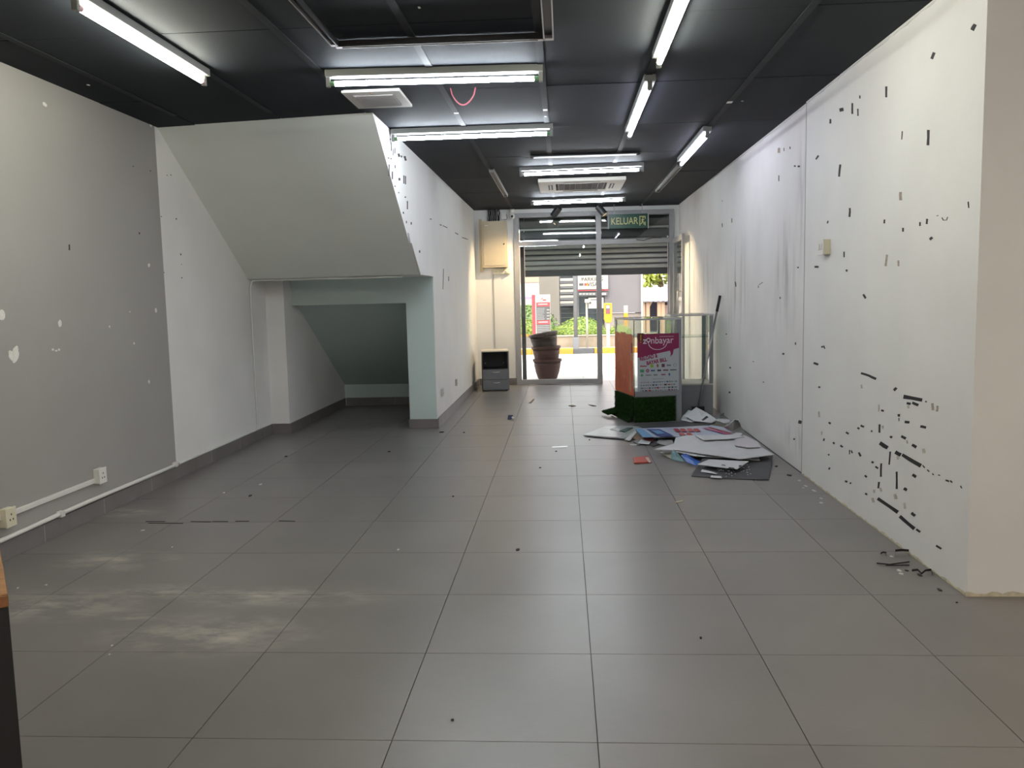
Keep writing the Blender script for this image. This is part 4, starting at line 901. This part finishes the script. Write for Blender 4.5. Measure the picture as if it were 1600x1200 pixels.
sheet('white_corner_piece', 'white corner piece behind the narrow white board', [(1144,680,.085),(1150,676.5,.088),(1160,677.5,.088),(1158,681,.085)], M_BOARD, .005)
# red booklet
rb = sheet('red_booklet', 'small red booklet lying alone on the floor', [(989,716,.003),(1013,714,.003),(1018,723,.003),(991,724.5,.003)], M_RED, .008, 'booklet')
deco([(1008,714.8),(1013,714.2),(1017.6,722.6),(1014,722.8)], .0112, mat('booklet_pale', (.55,.40,.35), .5), rb, 'pale_cover_edge')

# crumbs and bits
def bits(name, lab, cat, grp, lst, m, h=.004):
    for (x, y, s) in lst:
        c = onZ(x, y, .0003); k = rnd.uniform(.6, 1.4); a = rnd.uniform(0, 3.1); r = s*c.y/FPX
        pl = [(c.x+math.cos(a+t)*r*u, c.y+math.sin(a+t)*r*u*k*1.6, .0003) for t, u in ((0,1),(1.1,.7),(2.2,.9),(3.3,1),(4.4,.65),(5.3,.9))]
        tag(MB().prism(pl, (0,0,h)).build(name, m), lab, cat, grp)
def bit(name, lab, cat, grp, x, y, sz, m, h):
    bits(name, lab, cat, grp, [(x, y, sz)], m, h)
M_DIRT = mat('dirt', (.03,.027,.025), .9)
for lab, x, y, sz in [('white paper bit by the right wall, nearest to the pile', 1249,751,3), ('white paper bit by the right wall, upper of the close pair', 1259,759.5,3), ('smaller white paper bit by the right wall, lower of the close pair', 1255,762.5,2), ('white paper bit by the right wall, just before the last two', 1272,767,3.5), ('white paper bit by the right wall, farther of the last two', 1283,779,3.5), ('white paper bit by the right wall, nearest to the camera', 1283,786,3.5)]:
    bit('paper_bit', lab, 'paper bit', 'white bits by the right wall', x, y, sz, M_PAPER, .002)
for lab, x, y, sz in [('dark crumb nearest to the camera, low in the middle', 707,1126,2.5), ('dark bent crumb in the middle of the floor', 809,859.5,3.5), ('dark crumb alone on the near right floor', 1095,997.5,2), ('dark crumb just left of the long floor joint in the middle', 708,776,1.6), ('dark crumb on the bright floor strip', 844,731,1.8), ('tiny dark crumb under the long white paper slip', 869,705.5,1.6), ('dark crumb right of the pier foot', 725,676,2.2), ('flat dark crumb at the pier foot', 690,675.5,4), ('dark crumb on the left floor below the white wall', 391,775,2.6), ('dark crumb near the skirting before the nook', 447,713.5,2), ('dark crumb on the floor in front of the nook', 608,706,2.4), ('dark crumb left of the pile before the acrylic sheet', 921,687.5,1.8), ('dark crumb beside the charcoal board', 1213,729,3), ('long dark crumb at the right wall below the charcoal board', 1233,743,3.5), ('dark crumb at the right wall foot behind the long one', 1246,731,2.6)]:
    bit('dirt_crumb', lab, 'crumb', 'dark crumbs on the floor', x, y, sz, M_DIRT, .005)
for lab, x, y, sz in [('white plaster crumb with a dark side in the left middle', 622,859.5,2.5), ('tiny white crumb right of the big dust patch', 269,855,1.6), ('white crumb beside the desk corner, largest of the group', 72,914.5,2.2), ('white crumb beside the desk corner, nearest to the desk', 28,919,1.5), ('white crumb on the joint at the lower left, upper of two', 175,1009,1.6), ('white crumb on the joint at the lower left, lower of two', 171,1023,1.3), ('white plaster smear near the white wall, right one', 407,757,2.5), ('white plaster smear near the white wall, left one', 350,770,2.6), ('white plaster crumb just before the dark floor joint', 223,829,3)]:
    bit('plaster_crumb', lab, 'crumb', 'white plaster crumbs', x, y, sz, M_FILL, .003)
tag(MB().prism([onZ(862,698,.001), onZ(887,697,.001), onZ(887,699,.001), onZ(863,700,.001)], (0,0,.002)).build('paper_slip', mat('glossy_white_paper', (.88,.88,.87), .28)), 'long white paper slip in the bright middle of the floor', 'paper')
tag(MB().prism([onZ(1054,785,.001), onZ(1067,782,.001), onZ(1066,784,.001), onZ(1055,786,.001)], (0,0,.003)).build('wood_splinter', mat('pale_wood', (.55,.48,.34), .6)), 'pale splinter on a floor joint before the pile', 'splinter')
bw = sheet('blue_wrapper', 'small dark blue wrapper on the passage floor', [(793,655.5,.004),(794,649,.03),(801,649,.03),(803,653,.008),(798,655.5,.004)], mat('navy_wrapper', (.008,.02,.08), .6, spec=.2), .004, 'wrapper')
deco([(799,652),(801,650.5),(804,652.5),(801,654)], .025, M_PAPER, bw, 'white_tail')
for lab, px in [('brown leaf-like scrap by the open doorway', [(888,634,.002),(895,633,.006),(900,634.5,.002),(894,635.5,.002)]), ('thin brown scrap left of the turf', [(919,632,.002),(926,633,.004),(932,634.5,.002),(925,634.5,.002)]), ('yellow brown twig before the window', [(826,630,.002),(834,623,.004),(835,624,.004),(830,630,.002)])]:
    sheet('dry_scrap', lab, px, mat('dry_brown', (.22,.15,.08), .8), .003, 'scrap')
# black tape litter by the right corner
def ribbon(name, lab, px, wv, m, parent=None, cat='tape'):
    P = [onZ(x, y, z) for x, y, z in px]; o = MB().tube(P, wv, 6).build(name, m, parent, smooth=True)
    return tag(o, lab, cat) if parent is None else o
M_TAPE2 = mat('black_tape_litter', (.015,.015,.016), .45)
def strip(lab, px, hgt):
    P = [onZ(x, y, z) for x, y, z in px]; mb = MB(); n = len(P)
    vs = P + [p+Vector((0,0,hgt)) for p in P] + [p+Vector((0,.002,0)) for p in P] + [p+Vector((0,.002,hgt)) for p in P]
    fs = []
    for i in range(n-1): fs += [(i,i+1,n+i+1,n+i),(2*n+i+1,2*n+i,3*n+i,3*n+i+1),(n+i,n+i+1,3*n+i+1,3*n+i),(i+1,i,2*n+i,2*n+i+1)]
    fs += [(0,n,3*n,2*n),(n-1,3*n-1,4*n-1,2*n-1)]
    mb.add(vs, fs); return tag(mb.build('tape_curl', M_TAPE2), lab, 'tape')
strip('curled black tape arch touching the right wall foot', [(1399,870,.001),(1399,862,.012),(1410,861,.013),(1420,862,.012),(1420,869,.001)], .011)
strip('short black tape curl left of the arch', [(1376,866,.001),(1380,864,.006),(1385,865,.003),(1384,868,.001)], .008)
strip('long flat black tape strand before the arch', [(1370,881,.001),(1390,883,.002),(1405,881,.004),(1421,879,.002)], .006)
strip('second black tape strand with a forked end', [(1384,884,.001),(1404,884,.004),(1421,884,.001)], .005)
strip('tangled black tape knot near the corner', [(1425,893,.001),(1434,892,.01),(1440,898,.004),(1446,893,.014),(1455,892,.004),(1457,900,.001)], .010)
for lab, x, y, sz in [('black tape crumb right of the white flakes', 1417,892,3), ('black tape lump under the tangled knot', 1437,899,4), ('black tape crumb alone before the wall corner', 1468,922,3.5), ('tiny black crumb at the very wall corner', 1495,942,1.6)]:
    bit('tape_crumb', lab, 'tape bit', 'black tape crumbs', x, y, sz, M_TAPE2, .004)
for lab, x, y, sz in [('white plaster flake left of the tape arch', 1393,870,3), ('white plaster flake below the tape strands, upper one', 1405,892,4), ('white plaster flake below the tape strands, lower one', 1408,897,3.5)]:
    bit('plaster_flake', lab, 'flake', 'white flakes by the corner', x, y, sz, M_FILL, .003)

# ------------------------------------------------------------------ desk at the lower left
M_WOOD = mat('oak_laminate', (.42,.22,.09), .45, var=.3, vscale=14, stretch=(1,8,1)); M_WOODE = mat('oak_edge', (.24,.10,.035), .5, var=.3, vscale=40)
dk = tag(empty('desk', (-1.053, 1.458, 0), math.radians(37)), 'desk corner with brown wooden top and black side panel', 'desk')
MB().box(-1.2, 0, 0, .6, .722, .747).build('desk_top', M_WOODE, dk, bevel=.003, **LC)
MB().box(-1.199, -.001, .001, .599, .747, .7485).build('top_laminate', M_WOOD, dk, **LC)
MB().box(-.05, -.001, .001, .59, 0, .7215).build('side_panel', M_BLACK, dk, **LC)
MB().box(-1.19, -1.152, .012, .59, 0, .7215).build('side_panel', M_BLACK, dk, **LC)
MB().box(-1.15, -.05, .012, .03, .05, .7215).build('front_panel', M_BLACK, dk, **LC)

# ------------------------------------------------------------------ outdoors
M_PAVE = mat('paving', (0.48, 0.468, 0.448), .8, var=.08, vscale=3); M_PJ = mat('paving_joint', (.36,.35,.34), .9)
pave = struct(MB().box(-14, 16, 12.62, 18.72, -.12, -.012).build('pavement', M_PJ), 'bright paved walkway outside the shop')
for i in range(-8, 10):
    for j in range(10):
        x0 = -.3+i*.6; y0 = 12.64+j*.6
        if -3.4 < x0 < 4.2: MB().box(x0+.004, x0+.596, y0+.004, y0+.596, -.011, -.003).build('paving_slab', M_PAVE, pave)
road = struct(MB().box(-40, 45, 18.95, 70, -.14, -.04).build('ground', mat('asphalt', (0.176, 0.172, 0.168), .9, var=.1, vscale=2)))
struct(MB().box(-14, 16, 18.94, 19.32, -.04, .105).build('verge', mat('verge_concrete', (0.3596, 0.3224, 0.2728), .9, var=.12, vscale=4)), 'pale concrete verge behind the kerb')
M_KY = mat('kerb_yellow', (0.45, 0.225, 0.03), .8, var=.15, vscale=8); M_KB = mat('kerb_black', (0.08, 0.084, 0.096), .8, var=.15, vscale=8)
kb = struct(empty('kerb', (0, 18.8, 0)), 'kerb painted in yellow and black blocks')
xk = onZ(896,553).x
for i in range(-9, 12):
    x0 = xk+i*.47*1.0
    yel = not (i == 0 or i % 4 == 0)
    MB().box(x0+.002, x0+.468, 18.73, 18.93, -.1, .115).build('kerb_block', M_KY if yel else M_KB, kb, bevel=.012)
# planter and hedges
def Yp(x, y, Y): return onY(x, y, Y)
PLY = 19.35
a, b = Yp(876,523,PLY), Yp(975,543,PLY)
pl_ = tag(empty('planter', ((a.x+b.x)/2, PLY, .1)), 'low tan planter wall holding clipped hedges outside', 'planter')
M_PLN = mat('planter_render', (0.319, 0.2668, 0.2088), .9, var=.12, vscale=5)
MB().box(-.45, 2.2, PLY, PLY+.10, -.03, .36).build('wall', M_PLN, pl_, bevel=.01)
MB().box(-.47, 2.22, PLY-.02, PLY+.13, .36, .385).build('coping', mat('planter_coping', (0.396, 0.36, 0.3), .9), pl_)
M_SOIL = mat('soil', (.06,.045,.03), .95)
MB().box(-.45, 2.2, PLY+.10, PLY+1.4, -.03, .32).build('soil', M_SOIL, pl_)
a = Yp(838,522,PLY+.3)
lp_ = tag(empty('planter', (-1.2, PLY+.3, .1)), 'grey planter wall at the left behind the red sign', 'planter')
MB().box(-2.6, -.50, PLY+.25, PLY+.35, -.03, .36).build('wall', mat('planter_grey', (0.252, 0.24, 0.228), .9, var=.1, vscale=5), lp_)
MB().box(-2.6, -.50, PLY+.24, PLY+.36, .36, .405).build('coping', M_KY, lp_)
MB().box(-2.6, -.50, PLY+.35, PLY+1.4, -.03, .32).build('soil', M_SOIL, lp_)
def leaf_mat(name, c1, c2):
    M = mat(name, c1, .55, var=.3, vscale=14, col2=c2); return M
M_LF1 = leaf_mat('hedge_leaf', (0.2356, 0.31, 0.0372), (0.124, 0.2108, 0.0248)); M_LF2 = leaf_mat('shrub_leaf', (0.128, 0.208, 0.048), (0.056, 0.112, 0.024)); M_LF3 = leaf_mat('tree_leaf', (0.364, 0.392, 0.056), (0.154, 0.238, 0.028))
def foliage(mb, c, r, n, s, squash_bottom=True):
    c = Vector(c)
    for k in range(n):
        while True:
            v = Vector((rnd.gauss(0,1), rnd.gauss(0,1), rnd.gauss(0,1)))
            if v.length > .01: break
        v.normalize()
        if squash_bottom and v.z < -.2: v.z = -v.z
        u = rnd.uniform(.86, 1.06); p = c+Vector((v.x*r[0]*u, v.y*r[1]*u, v.z*r[2]*u))
        a = Vector((rnd.gauss(0,1), rnd.gauss(0,1), rnd.gauss(0,1))).normalized(); b = a.cross(v)
        if b.length < .05: continue
        b.normalize(); q = s*rnd.uniform(.6, 1.3); a2 = (b.cross(v)+v*rnd.uniform(-.5,.8)).normalized()
        mb.add([p-b*q*.4, p+a2*q, p+b*q*.4, p-a2*q*.5], [(0,1,2,3)])
def hedge(label, c, r, n, s, m, name='hedge', group=None):
    e = tag(empty(name, (c[0], c[1], c[2])), label, 'hedge', group)
    mb = MB(); P = []
    for i in range(7): t = i/6*math.pi/2; P.append((math.cos(t)*.93+.001, math.sin(t)*.93))
    mb.lathe(P, (0,0,0), 20, Matrix.Diagonal((r[0], r[1], r[2], 1)).to_3x3().to_4x4()); mb.build('core', M_LF2, e, local=True, smooth=True)
    mb = MB(); foliage(mb, (0,0,0), r, n, s); mb.build('leaves', m, e, local=True, kind='stuff')
    return e
c = Yp(905,521,PLY+.35); hedge('clipped lime green hedge at the front of the planter', (c.x-.05, PLY+.42, .34), (.78,.28,.27), 2600, .035, M_LF1)
c = Yp(908,512,PLY+.9); hedge('rounded green hedge behind the lime one', (c.x, PLY+.98, .34), (.60,.36,.42), 2400, .035, M_LF1)
c = Yp(830,516,PLY+.7); hedge('loose green shrub at the left behind the red sign', (c.x-.1, PLY+.7, .32), (.55,.3,.42), 1800, .045, M_LF1)
c = Yp(825,500,PLY+2.2); hedge('dark tall shrub in the left background', (c.x, PLY+2.4, 0), (.9,.5,1.05), 2200, .06, M_LF2)
c = Yp(965,521,PLY+.5); hedge('small lime hedge beside the ticket machine', (c.x+.05, PLY+.5, .34), (.3,.22,.24), 900, .035, M_LF1)

# red sign board
SY = 19.2
def rect_px(x0, y0, x1, y1, Y):
    a, b = Yp(x0, y1, Y), Yp(x1, y0, Y); return a.x, b.x, a.z, b.z
M_SRED = mat('sign_red', (0.3575, 0.0455, 0.0585), .5); M_SW = mat('sign_white', (0.396, 0.374, 0.352), .5); M_SG = mat('sign_grey', (0.072, 0.0743, 0.081), .5); M_SLINE = mat('sign_text', (0.3025, 0.308, 0.319), .5)
x0, x1, z0, z1 = rect_px(832,460,859.5,524,SY)
rs = tag(empty('price_board', ((x0+x1)/2, SY, .1)), 'red and white tariff board with grey rows outside', 'sign')
MB().box(x0, x1, SY, SY+.13, .1, z1).build('body', M_SRED, rs)
xa = x0+(x1-x0)*.19
MB().box(xa, x1, SY-.012, SY-.001, z0-.1, z1).build('face', M_SW, rs)
hh = z1-z0
xs0 = xa+.02; xs1 = x1-.008
MB().box(xs0, xs1, SY-.016, SY-.012, z0-.1, z1-hh*.19).build('grey_panel', M_SG, rs)
MB().box(xs0, xs1, SY-.020, SY-.016, z1-hh*.29, z1-hh*.19).build('red_band', M_SRED, rs); MB().box(xs0, xs1, SY-.020, SY-.016, z1-hh*.73, z1-hh*.635).build('red_band', M_SRED, rs)
for k in range(9):
    z = z1-hh*(.335+.037*k) if k < 8 else z1-hh*.6
    MB().box(xs0+.012, xs0+(xs1-xs0)*rnd.uniform(.45,.62), SY-.019, SY-.016, z-.009, z).build('text_line', M_SLINE, rs)
    if k % 2: MB().box(xs1-.075, xs1-.015, SY-.019, SY-.016, z-.012, z+.004).build('price_figures', M_SW, rs)
for k in range(7):
    z = z1-hh*(.76+.042*k); MB().box(xs0+.012, xs1-.015, SY-.019, SY-.016, z-.011, z).build('text_line', M_SLINE, rs)
MB().box(xs0+.045, xs1-.055, SY-.022, SY-.020, z1-hh*.25, z1-hh*.225).build('band_lettering', M_SW, rs); MB().box(xs0+.045, xs1-.055, SY-.022, SY-.020, z1-hh*.69, z1-hh*.665).build('band_lettering', M_SW, rs)
mid = (xa+x1)/2
MB().prism([(mid-.07,SY-.013,z1-.13),(mid-.01,SY-.013,z1-.075),(mid+.02,SY-.013,z1-.085),(mid-.03,SY-.013,z1-.11)], (0,-.003,0)).build('logo_swoosh', M_SRED, rs)
MB().box(mid, mid+.08, SY-.016, SY-.013, z1-.14, z1-.11).build('logo_word', M_SRED, rs)

# lamp pole
M_POLE = mat('pole_grey', (0.18, 0.192, 0.216), .5, metal=.2)
c = Yp(900,543,19.1)
lpz = .1
po = tag(empty('lamp_pole', (c.x, 19.1, lpz)), 'grey street pole with a thick square foot', 'pole')
MB().box(c.x-.067, c.x+.067, 19.03, 19.17, .105, .345).build('foot', M_POLE, po, bevel=.006)
MB().tube([(c.x,19.1,.34),(c.x,19.1,5.0)], .045, 12).build('shaft', M_POLE, po, smooth=True)
# thin sign post with camera
c = Yp(917.5,543,19.15); zt = Yp(917.5,468,19.15).z
sp = tag(empty('sign_post', (c.x, 19.15, .1)), 'thin cream post carrying a white notice and small camera', 'sign post')
M_PCR = mat('post_cream', (0.348, 0.3306, 0.29), .5)
MB().tube([(c.x,19.15,.105),(c.x,19.15,zt)], .024, 10).build('post', M_PCR, sp, smooth=True)
x0, x1, z0, z1 = rect_px(919.5,465,943,482,19.12)
MB().box(x0, x1, 19.10, 19.115, z0, z1).build('notice', M_SW, sp)
MB().box(x0+.05, x1-.03, 19.097, 19.10, z1-.05, z1-.03).build('text_line', M_SG, sp)
for k in range(3): MB().box(x0+.09, x1-.06-.03*k, 19.097, 19.10, z1-.09-.035*k, z1-.08-.035*k).build('text_line', M_SLINE, sp)
MB().box(c.x-.045, c.x+.09, 19.05, 19.095, zt-.075, zt+.01).build('camera_body', M_PCR, sp, bevel=.006)
MB().tube([(c.x+.07,19.045,zt-.09),(c.x+.09,19.045,zt-.06)], .018, 8).build('camera_lens', M_BLACK, sp)
# ticket machine
M_YEL = mat('machine_yellow', (0.468, 0.234, 0.013), .45)
x0, x1, z0, z1 = rect_px(944,473.5,956,504,19.1); xm = (x0+x1)/2
tm = tag(empty('ticket_machine', (xm, 19.1, .1)), 'yellow parking ticket machine on a cream post', 'machine')
MB().box(xm-.038, xm+.038, 19.1, 19.17, .105, z0+.02).build('post', M_PCR, tm)
MB().prism([(x0,19.06,z0+.07),(x0+.03,19.06,z0),(x1-.03,19.06,z0),(x1,19.06,z0+.07),(x1,19.06,z1),(x0,19.06,z1)], (0,.14,0)).build('body', M_YEL, tm, bevel=.006)
MB().box(x0+.04, x1-.045, 19.055, 19.06, z1-.24, z1-.04).build('panel', M_SG, tm); MB().box(x0+.05, x1-.055, 19.051, 19.055, z1-.12, z1-.055).build('screen', M_SLINE, tm); MB().box(x0+.06, x1-.06, 19.051, 19.055, z1-.225, z1-.15).build('red_button', M_SRED, tm)
x0, x1, z0, z1 = rect_px(975,477.5,981,502,22.5)
bo = tag(empty('bollard', ((x0+x1)/2, 22.5, 0)), 'white bollard with a yellow lower half behind the counter', 'bollard')
MB().box(x0, x1, 22.5, 22.6, -.04, z0+.22).build('yellow_base', M_YEL, bo); MB().box(x0, x1, 22.5, 22.6, z0+.22, z1).build('white_top', M_PCR, bo)

# building
BY = 24.0
bd = tag(empty('office_building', (1.0, BY, 0)), 'beige and grey building with louvred window outside the door', 'building')
M_BB = mat('building_beige', (0.208, 0.1924, 0.1716), .8, var=.05, vscale=2); M_BG = mat('building_grey', (0.12, 0.123, 0.132), .55, var=.06, vscale=2); M_BD = mat('building_glass', (.055,.07,.085), .12, spec=.8)
def brect(x0, y0, x1, y1, dy, m, name, th=.1, zlo=None, zhi=None):
    a, b, c, d = rect_px(x0, y0, x1, y1, BY+dy)
    return MB().box(a, b, BY+dy, BY+dy+th, c if zlo is None else zlo, d if zhi is None else zhi).build(name, m, bd)
brect(842,432,873.5,510,0,M_BB,'wall',.6,-.04,2.5)
brect(873.5,432,946,510,.35,M_BD,'window_glass',.1,-.04,2.5)
brect(945,432,1003,489,.05,M_BG,'grey_panel',.4,zhi=2.5)
brect(945,489,1003,520,.10,M_BB,'low_wall',.4,-.04)
brect(1002,432,1004.5,520,0,M_SW,'corner_trim',.5,-.04,2.5)
brect(896,432,904,520,.2,M_BG,'pillar',.2,-.04,2.5)
brect(873.5,432,875.5,506,.22,M_BG,'window_frame',.1,-.04,2.5)
for k, y in enumerate((434.5,443,452,461,470)):
    brect(875,y,897,y+4.6,.05,M_SW,'louvre',.02)
    brect(875,y+4.8,897,y+8,.03,M_BG,'louvre_bracket',.03)
for k in range(3): brect(875,482+k*7,897,482.8+k*7,.3,M_SLINE,'glazing_bar',.04)
for k in range(2): brect(904,489+k*9,945,490+k*9,.3,M_SLINE,'glazing_bar',.04)
bs = brect(903,427,950,452.5,-.05,M_SW,'sign_board',.05)
brect(902.5,452.5,950.5,455,-.06,M_SRED,'sign_border',.05); bsk = brect(903,455.5,949.5,463,-.05,M_SG,'sign_strip',.05)
def btext(s, x, y, size, m, Y): 
    p = Yp(x, y, Y); o = text('lettering', s, size, m, bd, Matrix.Identity(4), ext=.002)
    o.matrix_basis = Matrix.Translation(Vector((p.x, Y-.003, p.z))-bd.location) @ FRONT
btext('PARKING', 925.5, 436.5, .15, M_INK, BY-.05); btext('VISA', 926, 444.5, .16, M_INK, BY-.05)
brect(905,442.5,911.5,446.5,-.055,M_SG,'pay_symbol',.004); brect(913,442.5,916.5,446.5,-.055,M_SRED,'pay_symbol',.004); brect(916.5,442.5,919.5,446.5,-.055,M_KY,'pay_symbol',.004)
brect(938,443,946,444.5,-.055,M_SLINE,'text_line',.004); brect(914,449.5,942,450.6,-.055,M_SLINE,'text_line',.004)
for k in range(5): brect(905+k*5.2,458,909+k*5.2,460.6,-.055,M_SW,'text_word',.004)
brect(938,457.6,947,460.8,-.055,M_SW,'text_word',.004)

# billboard at left
x0, x1, z0, z1 = rect_px(800,434,842,477,22.5)
bb = tag(empty('billboard', ((x0+x1)/2, 22.5, 0)), 'white billboard with a peach top edge at the left', 'billboard')
MB().box(x0-.4, x1, 22.5, 22.56, z0, z1-.12).build('panel', mat('billboard_white', (0.4292, 0.4234, 0.4292), .5), bb); MB().box(x0-.4, x1, 22.48, 22.58, z1-.12, z1+1.2).build('peach_border', mat('billboard_peach', (0.396, 0.264, 0.204), .6), bb)
for x in (x0+.1, x1-.2): MB().box(x, x+.08, 22.56, 22.64, -.04, z0+.3).build('leg', M_POLE, bb)
MB().box(x0+.15, x1-.2, 22.49, 22.5, z0+.17, z0+.22).build('text_line', mat('billboard_violet', (.30,.22,.45), .5), bb)

# market tent and tree at right
TY = 29.0
x0, x1, z0, z1 = rect_px(1003,448,1052,471,TY)
te = tag(empty('canvas_shelter', ((x0+x1)/2, TY, 0)), 'white corrugated roof shelter on wooden posts at the right', 'shelter')
M_ROOF = mat('shelter_roof', (0.3844, 0.3906, 0.434), .5, var=.06, vscale=3)
mb = MB(); n = 26
for i in range(n):
    xa = x0-.1+(x1-x0+1.2)*i/n; xb = x0-.1+(x1-x0+1.2)*(i+1)/n; dz = .015 if i % 2 else 0
    mb.add([(xa,TY,z0+dz),(xb,TY,z0+dz),(xb,TY+1.6,z1+dz),(xa,TY+1.6,z1+dz)], [(0,1,2,3)]); mb.add([(xa,TY,z0+dz-.03),(xb,TY,z0+dz-.03),(xb,TY+1.6,z1+dz-.03),(xa,TY+1.6,z1+dz-.03)], [(3,2,1,0)])
mb.build('roof', M_ROOF, te)
M_TIM = mat('shelter_timber', (0.325, 0.221, 0.143), .7)
for px_ in (1005,1012.5,1030,1036): 
    p = Yp(px_, 480, TY+.1); MB().box(p.x-.06, p.x+.06, TY+.1, TY+.22, -.04, z0+.02).build('post', M_TIM, te)
p = Yp(1013, 480, TY+.1); q_ = Yp(1018, 471.5, TY+.1)
MB().tube([(p.x,TY+.16,p.z),(q_.x,TY+.16,z0)], .05, 6).build('brace', M_TIM, te)
MB().box(x0-.1, x1+1.0, TY+1.5, TY+1.6, -.04, z0+.1).build('dark_back', mat('shelter_dark', (.035,.032,.05), .8), te)
p = Yp(1003, 480, TY+.4); q_ = Yp(1012, 480, TY+.4); MB().box(p.x, q_.x, TY+.5, TY+.6, -.04, z0-.1).build('timber_panel', M_TIM, te)
p = Yp(1030, 480, TY+.4); q_ = Yp(1046, 480, TY+.4); MB().box(p.x, q_.x, TY+.5, TY+.6, -.04, z0-.15).build('timber_panel', mat('shelter_pink', (0.3575, 0.273, 0.234), .7), te)
c = Yp(1030, 425, 33)
tr_ = tag(empty('tree', (c.x, 33, -.04)), 'sunlit yellow green tree behind the white shelter roof', 'tree')
MB().tube([(c.x,33,-.04),(c.x+.1,33,1.2),(c.x,33,c.z)], [.16,.13,.08], 8).build('trunk', mat('bark', (.12,.09,.06), .9), tr_)
mb = MB()
for k in range(9): foliage(mb, (c.x+rnd.uniform(-1.6,1.8), 33+rnd.uniform(-.6,.6), c.z+rnd.uniform(-.35,1.1)), (.8,.7,.6), 420, .13, False)
mb.build('crown', M_LF3, tr_, kind='stuff')
# distant screening so the gap beside the building shows planting
c = Yp(812, 500, 30); hedge('far green planting behind the billboard', (c.x, 30, -.04), (2.6,1.0,1.5), 1800, .13, M_LF2)

# ------------------------------------------------------------------ pots outside the glass
M_POT = mat('terracotta', (.085,.028,.019), .65, var=.2, vscale=6)
PROF = [(.125,0),(.150,.02),(.185,.12),(.205,.22),(.213,.285),(.225,.287),(.228,.318),(.222,.322),(.205,.316),(.195,.25),(.14,.06),(.02,.05)]
def pot(label, loc, rot, m):
    e = empty('terracotta_pot', loc); e.rotation_euler = rot
    MB().lathe(PROF[:5]+PROF[9:], (0,0,0), 28).build('body', m, e, local=True, smooth=True)
    MB().lathe([(.212,.284),(.227,.286),(.229,.320),(.222,.324),(.203,.318),(.203,.284)], (0,0,0), 28).build('rim', m, e, local=True, smooth=False)
    for zz in (.20,.235): MB().lathe([(.200+.08*(zz-.2),zz),(.2065+.08*(zz-.2),zz+.006),(.2015+.08*(zz-.2),zz+.014)], (0,0,0), 28).build('groove_band', m, e, local=True, smooth=True)
    return tag(e, label, 'plant pot', 'stacked pots outside the window')
PXC, PYC = -.262, 12.97
pot('bottom pot of the terracotta stack outside the glass', (PXC, PYC, -.003), (0,0,0), M_POT)
pot('middle pot of the terracotta stack outside the glass', (PXC-.005, PYC, .195), (0,math.radians(-2),0), M_POT)
pot('top tilted pot of the terracotta stack outside the glass', (PXC-.01, PYC, .405), (0,math.radians(-9),0), mat('terracotta_dark', (.040,.021,.017), .65, var=.2, vscale=6))
